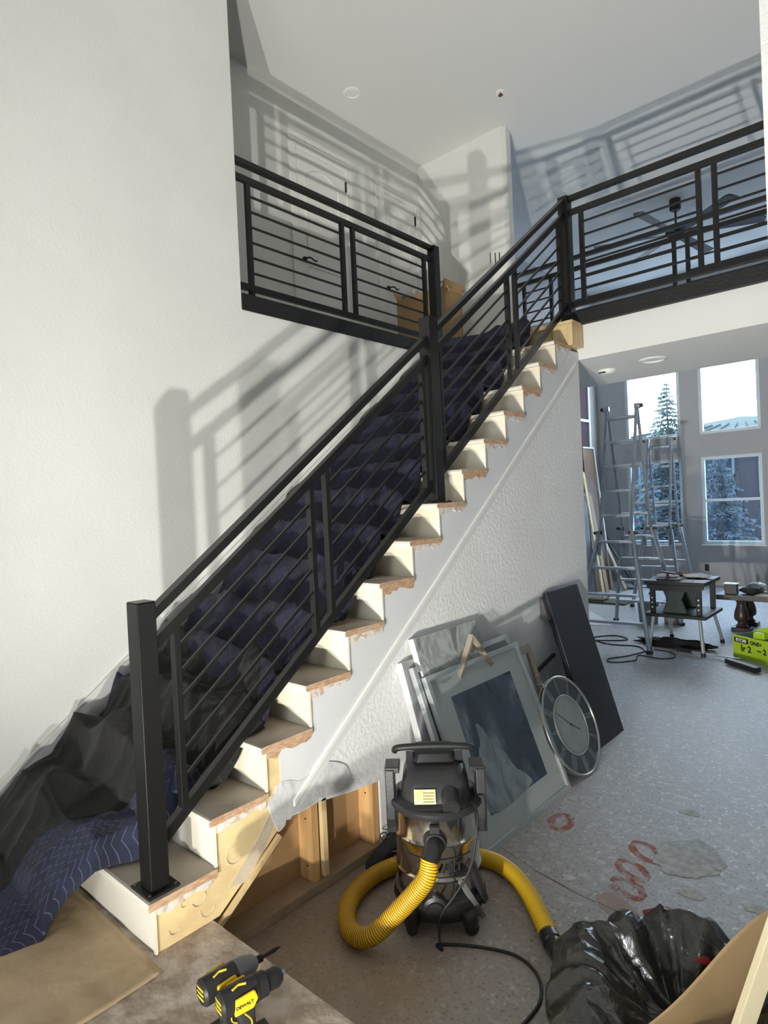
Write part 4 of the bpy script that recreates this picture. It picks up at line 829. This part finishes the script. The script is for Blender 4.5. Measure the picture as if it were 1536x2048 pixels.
for k in range(5):
    xx=-.02+.022*k; zz=.098-.012*k
    mb=MB().tube([(xx,-.022,zz-.012),(xx+.004,0,zz+.004),(xx+.008,.022,zz-.012)],.003,6); mb.xf(SM); mb.build('lace',M['rubber'],t,world=True,smooth=60)
for s_ in (-1,1):
    mb=MB().tube(smooth_path([(-.025,0,.105),(-.035,s_*.018,.125),(-.01,s_*.035,.12),(.0,s_*.01,.10)],6),.0028,6); mb.xf(SM); mb.build('lace',M['rubber'],t,world=True,smooth=60)
mb=MB().add([(-.115,.0335,.075),(-.07,.040,.045),(-.03,.040,.05),(.01,.0415,.072),(-.03,.0405,.058),(-.07,.0405,.056)],[(0,1,5),(1,2,4,5),(2,3,4)]); mb.xf(SM); mb.build('side_mark',mat('pale_side_mark',(.5,.5,.5),.5),t,world=True,solid=.001)
# ---------------------------------------------------------------- drills on the foyer floor
def drill(x,y,az,kind,label):
    t=thing('cordless_drill',label,'drill',(x,y,0)); T=Matrix.Translation((x,y,0))@Matrix.Rotation(az,4,'Z')
    def b(mb,nm,m,par=None,**k): mb.xf(T); return mb.build(nm,m,par or t,world=True,**k)
    # local +X forward; motor axis at z=.19
    b(loft([[(p[0]+.0,p[1],p[2]) for p in rr(.12,.075,z_,.015)] for z_ in (.0,.05)]),'battery',M['dyellow'],smooth=35)
    b(MB().box(-.062,.062,-.039,.039,.05,.062),'battery_shoe',M['bplast'],bevel=.004)
    b(loft([rr(.055,.036,.06,.012,ox=.0),rr(.045,.034,.11,.012,ox=-.008),rr(.055,.038,.16,.012,ox=-.012)]),'grip',M['gplast'],smooth=35)
    for s in (-1,1): b(MB().tube(smooth_path([(-.02,s*.0185,.15),(.0,s*.0185,.12),(-.005,s*.0185,.08),(.012,s*.0185,.062)],5),.0022,5),'grip_seam',M['dyellow'])
    body=b(MB().tube([(-.085,0,.19),(-.078,0,.19),(.02,0,.19)],[.028,.036,.036],20),'motor_housing',M['bplast'],smooth=40)
    for s in (-1,1):
        b(MB().prism([(-.055,.168),(.0,.168),(.015,.19),(.005,.215),(-.05,.212)],'y',min(s*.030,s*.039),max(s*.030,s*.039)),'side_shell',M['yellow'],bevel=.004)
    for k in range(3): b(MB().tube([(-.0845,-.018+.0*k,.205-.013*k),(-.0875,0,.209-.013*k),(-.0845,.018,.205-.013*k)],.0026,6),'end_cap_rib',M['dyellow'],par=body)
    b(MB().tube([(-.05,-.012,.225),(-.03,-.006,.2275),(-.01,-.012,.226)],.003,6),'top_accent',M['dyellow'],par=body)
    v,f=text_mesh('DEWALT',.0125,.0003,.0003); b(MB().add([(-.0262+a,-.0396-c,.190+bb) for a,bb,c in v],f),'lettering',M['ink'],par=body)
    if kind==0:
        b(MB().tube([(.02,0,.19),(.045,0,.19),(.08,0,.19),(.09,0,.19)],[.036,.034,.024,.016],18),'nose_cone',M['gplast2'],smooth=40)
        b(MB().tube([(.09,0,.19),(.11,0,.19)],.011,12),'collet',M['ink'],smooth=40); b(MB().tube([(.11,0,.19),(.155,0,.19),(.175,0,.19)],[.005,.0065,.002],8),'driver_bit',M['ink'],smooth=40)
    else:
        b(MB().tube([(.02,0,.19),(.05,0,.19),(.052,0,.19),(.085,0,.19),(.10,0,.19)],[.034,.033,.027,.027,.018],18),'chuck',M['rubber'],smooth=40)
        b(MB().tube([(.10,0,.19),(.112,0,.19)],.008,12),'chuck_jaw',M['alu'],smooth=40); b(MB().tube([(.112,0,.19),(.17,0,.19)],.0018,6),'drill_bit',M['bolt'],smooth=40)
    return t
drill(.515,-.015,R(84),0,'yellow and black impact driver with grey nose, left of the pair on the foyer floor')
drill(.603,-.010,R(78),1,'yellow and black cordless drill with black chuck, right of the pair on the foyer floor')
# ---------------------------------------------------------------- bin bag, brown paper, plank
gb=bpy.data.materials.new('black_bin_liner'); gb.use_nodes=True; b_=gb.node_tree.nodes['Principled BSDF']; b_.inputs['Base Color'].default_value=(.022,.022,.020,1); b_.inputs['Roughness'].default_value=.24; b_.inputs['Specular IOR Level'].default_value=.75
nt=gb.node_tree; n=nt.nodes.new('ShaderNodeTexNoise'); n.inputs['Scale'].default_value=16; n.inputs['Detail'].default_value=5; n.inputs['Distortion'].default_value=1.2; tc=nt.nodes.new('ShaderNodeTexCoord'); bp=nt.nodes.new('ShaderNodeBump'); bp.inputs['Strength'].default_value=.55; bp.inputs['Distance'].default_value=.012
nt.links.new(tc.outputs['Object'],n.inputs[0]); nt.links.new(n.outputs[0],bp.inputs['Height']); nt.links.new(bp.outputs[0],b_.inputs['Normal'])
BC=Vector((1.46,.95,ZS))
def bagf(u,v):
    a=2*math.pi*u; rr_=.0; zz=0
    # profile: floor ring -> bulging side -> crumpled rim -> folds down inside
    prof=[(.33,0),(.36,.05),(.35,.11),(.31,.17),(.27,.20),(.22,.18),(.17,.12),(.10,.07),(.0,.06)]
    i=v*(len(prof)-1); k=min(int(i),len(prof)-2); t_=i-k; r1=prof[k][0]*(1-t_)+prof[k+1][0]*t_; z1=prof[k][1]*(1-t_)+prof[k+1][1]*t_
    d=Vector((math.cos(a),math.sin(a),0)); q=Vector((d.x*1.6,d.y*1.6,v*2.0))
    f=1+.20*noise.noise(q*1.0)+.10*rdg((d.x*1.3,d.y*1.3,v*.5),1.8)*(1-abs(2*v-1))+.03*rdg((d.x*3,d.y*3,v*.8),1.6)
    back=.5+.5*math.cos(a-R(115))       # rim stands higher away from the camera
    zz=z1*(.62+.50*back)+ (.045*rdg((d.x*1.6,d.y*1.6,v*.8+5),2.0)+.012*noise.noise(q*4))*min(1,z1/.1)
    return (BC.x+d.x*r1*f*1.06, BC.y+d.y*r1*f*.95, ZS+max(.001,zz))
mb=MB().grid(lambda u,v:bagf(u%1.0,v),150,90); o=mb.build('bin_bag',gb,smooth=70); tag(o,'large open black bin bag slumped on the floor at the lower right','bag')
t=tag(MB().grid(lambda u,v:(1.36+.30*u+.05*math.sin(3*v), .62+.62*u*.9+.10*math.sin(math.pi*v)+.0*v, ZS+.02+.30*v*(1-.45*(1-u)**2)+.05*u*v-.04*math.sin(5*u)*v ),24,24).build('brown_paper',mat('kraft_paper_sheet',(.44,.30,.15),.75,var=.1,vscale=6),smooth=180,solid=.002),'curved sheet of brown kraft paper sticking up out of the bin bag','paper')
tag(MB().tube(smooth_path([(1.25,1.22,.02),(1.33,1.27,.035),(1.42,1.20,.02),(1.47,1.12,.01)],6),.022,8,flat=.5).build('red_strap',mat('dark_red_plastic',(.20,.015,.02),.4),smooth=60),'dark red strap of rubbish inside the bin bag','rubbish')
tag(MB().bar((1.585,.80,-.12),(1.76,1.00,.50),.045,.028,up=(.7,-.7,.3)).build('plank',mat('cream_painted_wood',(.72,.63,.42),.5),bevel=.002),'cream painted wooden plank leaning at the lower right frame edge','plank')
# ---------------------------------------------------------------- marks on the subfloor
SP=bpy.data.materials.new('orange_spray_paint'); SP.use_nodes=True; nt=SP.node_tree; nt.nodes.clear(); o_=nt.nodes.new('ShaderNodeOutputMaterial'); df=nt.nodes.new('ShaderNodeBsdfDiffuse'); df.inputs[0].default_value=(.55,.15,.09,1); tr=nt.nodes.new('ShaderNodeBsdfTransparent'); mx=nt.nodes.new('ShaderNodeMixShader'); n=nt.nodes.new('ShaderNodeTexNoise'); n.inputs['Scale'].default_value=28; n.inputs['Detail'].default_value=5; r=nt.nodes.new('ShaderNodeMapRange'); r.inputs[1].default_value=.36; r.inputs[2].default_value=.66; r.inputs[3].default_value=.08; r.inputs[4].default_value=.7
tc=nt.nodes.new('ShaderNodeTexCoord'); nt.links.new(tc.outputs['Object'],n.inputs[0]); nt.links.new(n.outputs[0],r.inputs[0]); nt.links.new(r.outputs[0],mx.inputs[0]); nt.links.new(tr.outputs[0],mx.inputs[1]); nt.links.new(df.outputs[0],mx.inputs[2]); nt.links.new(mx.outputs[0],o_.inputs[0])
def flatloop(cx,cy,rx,ry,rot,w,a0=0,a1=360,z=.0015):
    m=MB(); N=28; c,s=math.cos(rot),math.sin(rot)
    for k in range(N+1):
        a=R(a0+(a1-a0)*k/N); ww=w*(1+.5*noise.noise(Vector((cx*9+k*.5,cy,0))))
        for d in (-ww/2,ww/2):
            x=(rx+d)*math.cos(a); y=(ry+d)*math.sin(a); m.v.append((cx+x*c-y*s,cy+x*s+y*c,ZS+z))
    for k in range(N): m.f.append([2*k,2*k+1,2*k+3,2*k+2]); m.m.append(0)
    return m
for k,(a,b,c_,d,e,lab) in enumerate(((1.00,1.95,.05,.085,.9,'farthest of the three orange spray painted loops on the subfloor'),(1.00,1.77,.045,.08,1.0,'middle of the three orange spray painted loops on the subfloor'),(1.03,1.63,.045,.075,1.1,'nearest of the three orange spray painted loops on the subfloor'),(.56,1.97,.05,.08,.2,'faint orange spray mark beside the large print corner'))):
    tag(flatloop(a,b,c_,d,e,.036).build('spray_mark',SP),lab,'paint mark')
SP2=mat('rusty_floor_stain',(.42,.30,.25),.8,col2=(.36,.28,.25),vscale=12)
tag(MB().prism([(v.x,v.y) for v in smooth_path([(.95,1.50,0),(1.02,1.42,0),(1.16,1.44,0),(1.12,1.50,0),(1.0,1.56,0)],4,closed=True)],'z',ZS+.0004,ZS+.0010).build('spray_patch',SP2),'soft orange brown patch on the subfloor behind the bin bag','paint mark')
PS=mat('white_plaster_spill',(.60,.59,.57),.85,col2=(.42,.41,.39),vscale=30,detail=6)
def blob(cx,cy,rx,ry,seed,n=60): 
    return [(cx+(rx*math.cos(a))*(1+.35*noise.noise(Vector((math.cos(a)*2.5+seed,math.sin(a)*2.5,0)))+.2*noise.noise(Vector((math.cos(a)*7+seed,math.sin(a)*7,0)))),cy+(ry*math.sin(a))*(1+.35*noise.noise(Vector((math.cos(a)*2.5+seed,math.sin(a)*2.5,3)))+.2*noise.noise(Vector((math.cos(a)*7+seed,math.sin(a)*7,5))))) for a in (2*math.pi*k/n for k in range(n))]
tag(MB().prism(blob(1.17,2.02,.13,.17,3),'z',ZS+.0004,ZS+.002).build('plaster_spill',PS),'pale splash of dried plaster on the subfloor beside the orange loops','spill')
for k,(x,y,rx,ry) in enumerate(((1.48,1.80,.05,.03),(1.25,1.75,.05,.04),(1.05,2.45,.05,.03),(.80,1.55,.03,.02))):
    tag(MB().prism(blob(x,y,rx,ry,k*3+7,30),'z',ZS+.0004,ZS+.0015).build('plaster_spot',PS),None,None)
for o,l in zip([o for o in bpy.data.objects if o.name.startswith('plaster_spot')],('pale plaster spot nearest the right frame edge behind the bin bag','pale plaster spot between the bin bag and the plaster splash','pale plaster spot farthest from the bin bag','small plaster spot near the vacuum hose')): o['label']=l; o['category']='spill'; o['group']='plaster spots on the subfloor'
CK=mat('floor_crack',(.10,.085,.07),.9)
def crack(pts,label,w=.005):
    P=smooth_path([(x,y,0) for x,y in pts],8); m=MB()
    for i,p in enumerate(P):
        ww=w*(.4+abs(noise.noise(p*9)))*1.2; o2=.006*noise.noise(p*14); m.v+=[(p.x+o2,p.y-ww/2+o2,ZS+.0012),(p.x+o2,p.y+ww/2+o2,ZS+.0012)]
    for i in range(len(P)-1): m.f.append([2*i,2*i+1,2*i+3,2*i+2]); m.m.append(0)
    return tag(m.build('floor_crack',CK),label,'crack')
crack([(.42,1.58),(.70,1.50),(.94,1.46),(1.21,1.44),(1.6,1.36)],'thin crack in the subfloor running behind the bin bag')
# ---------------------------------------------------------------- outside the windows
struct(MB().box(-40,30,11.6,70,-1.3,-1.0).build('ground',M['snow']),'snowy ground outside','ground')
bl=thing('neighbour_house','pinkish brick house with white trimmed windows and blue metal roof across the street','house',(-3.5,26,-1.0))
BR=mat('pink_brick',(.034,.022,.024),.9,var=.25,vscale=3); RF=mat('blue_metal_roof',(.018,.030,.033),.7,spec=.1)
MB().box(-11,3,24,32,-1,3.35).build('house_wall',BR,bl,world=True)
MB().add([(-11.5,23.5,3.30),(3.5,23.5,3.30),(3.5,32,3.30),(-11.5,32,3.30),(-3.4,25.6,4.22),(-3.4,30,4.22)],[(0,1,4),(1,2,5,4),(2,3,5),(3,0,4,5),(0,3,2,1)]).build('roof',RF,bl,world=True)
for k in range(-9,9):
    x0_=-3.4+k*.8; 
    top=(-3.4+k*.10*.0+k*.0,25.6,4.24); MB().bar((x0_,23.5,3.33),((x0_*.35-3.4*.65),23.5+2.1*.65,3.33+.92*.65),.04,.05).build('roof_seam',mat('roof_seam',(.014,.024,.028),.7,spec=.1) if 'roof_seam' not in bpy.data.materials else bpy.data.materials['roof_seam'],bl,world=True)
wt_=mat('house_window_trim',(.09,.10,.10),.7); dg_=mat('dark_house_glass',(.012,.018,.024),.15)
for (a,b_,c_,d) in ((-6.7,-5.9,1.2,2.7),(-5.6,-4.9,1.2,2.7),(-4.35,-3.95,1.95,2.8),(-3.8,-3.35,1.95,2.8),(-3.75,-3.35,1.0,1.7),(-2.6,-1.9,1.2,2.6),(-4.1,-3.2,-.8,.7),(-6.6,-5.6,-.6,.6)):
    f=MB().box(a,b_,23.9,24.0,c_,c_+.08).box(a,b_,23.9,24.0,d-.08,d).box(a,a+.08,23.9,24.0,c_,d).box(b_-.08,b_,23.9,24.0,c_,d).build('house_window',wt_,bl,world=True)
    MB().box(a+.08,b_-.08,23.95,23.98,c_+.08,d-.08).build('pane',dg_,f,world=True)
ND=mat('spruce_needles',(.020,.042,.040),.8,col2=(.035,.06,.058),vscale=3); BKM=mat('spruce_bark',(.03,.022,.018),.9)
def spruce(x,y,z0,H,R0,label,seed,m=ND):
    t=thing('spruce_tree',label,'tree',(x,y,z0)); rnd=random.Random(seed); mb=MB()
    MB().tube([(x,y,z0),(x,y,z0+H*.97)],[.09*H/5,.01],8).build('trunk',BKM,t,world=True)
    nl=int(H*7)
    for l in range(nl):
        f=l/nl; zc=z0+H*(.10+.9*f); rad=R0*(1-f)**.85+.05
        for b in range(9):
            a=rnd.random()*2*math.pi; L=rad*(.75+.4*rnd.random()); 
            for s in range(5):
                u0=s/5; w=.16*L*(1-u0*.6)+.03; px=x+math.cos(a)*L*u0; py=y+math.sin(a)*L*u0; pz=zc-.16*L*u0+.05*rnd.random()
                qx=x+math.cos(a)*L*(u0+.26); qy=y+math.sin(a)*L*(u0+.26); tx_,ty_=-math.sin(a)*w,math.cos(a)*w; dz=-.05-.1*rnd.random()
                mb.add([(px,py,pz),(qx+tx_,qy+ty_,pz+dz),(qx,qy,pz-.02),(qx-tx_,qy-ty_,pz+dz)],[(0,1,2),(0,2,3)])
    f=mb.build('foliage',m,t,world=True); f['kind']='stuff'; return t
spruce(-4.5,20.5,-1.0,6.15,1.5,'tall spruce outside the left upper window',5)
spruce(-2.35,17.6,-1.0,3.6,1.15,'smaller spruce seen through the lower window right of the ladders',8,mat('frosted_needles',(.016,.03,.034),.8,col2=(.05,.06,.07),vscale=2.5))
tag(MB().lathe([(.6,0),(.5,.25),(.2,.42),(.0,.45)],(-3.9,15.6,-1.0),20,cap=False).build('snow_mound',M['snow'],smooth=60),'low snow mound outside below the lower window','snow')

# ---------------------------------------------------------------- work light that gives the low light (stands just outside the frame)
t=thing('work_light','twin headed work light standing on the foyer floor','lamp',(1.2,-1.1,0))
for (x,y,z) in ((1.29,-.88,.13),(1.04,-1.28,.11)):
    d=(Vector((-.8,4.6,4.7))-Vector((x,y,z))).normalized(); p=Vector((x,y,z))-d*.03
    MB().bar(p-d*.04,p,.10,.07).build('lamp_head',M['yellow'],t,world=True,bevel=.006)
    MB().bar(p+d*.0005,p+d*.002,.085,.055).build('lamp_lens',mat('lamp_lens',(.9,.9,.9),.3,emit=((1,.97,.9),6)) if 'lamp_lens' not in bpy.data.materials else bpy.data.materials['lamp_lens'],t,world=True)
    MB().tube([p-d*.04,Vector((x+.03,y-.06,.012))],.008,8).build('stand',M['bplast'],t,world=True)
MB().bar((1.36,-.90,.012),(1.05,-1.38,.012),.03,.02).build('base',M['bplast'],t,world=True,bevel=.003)
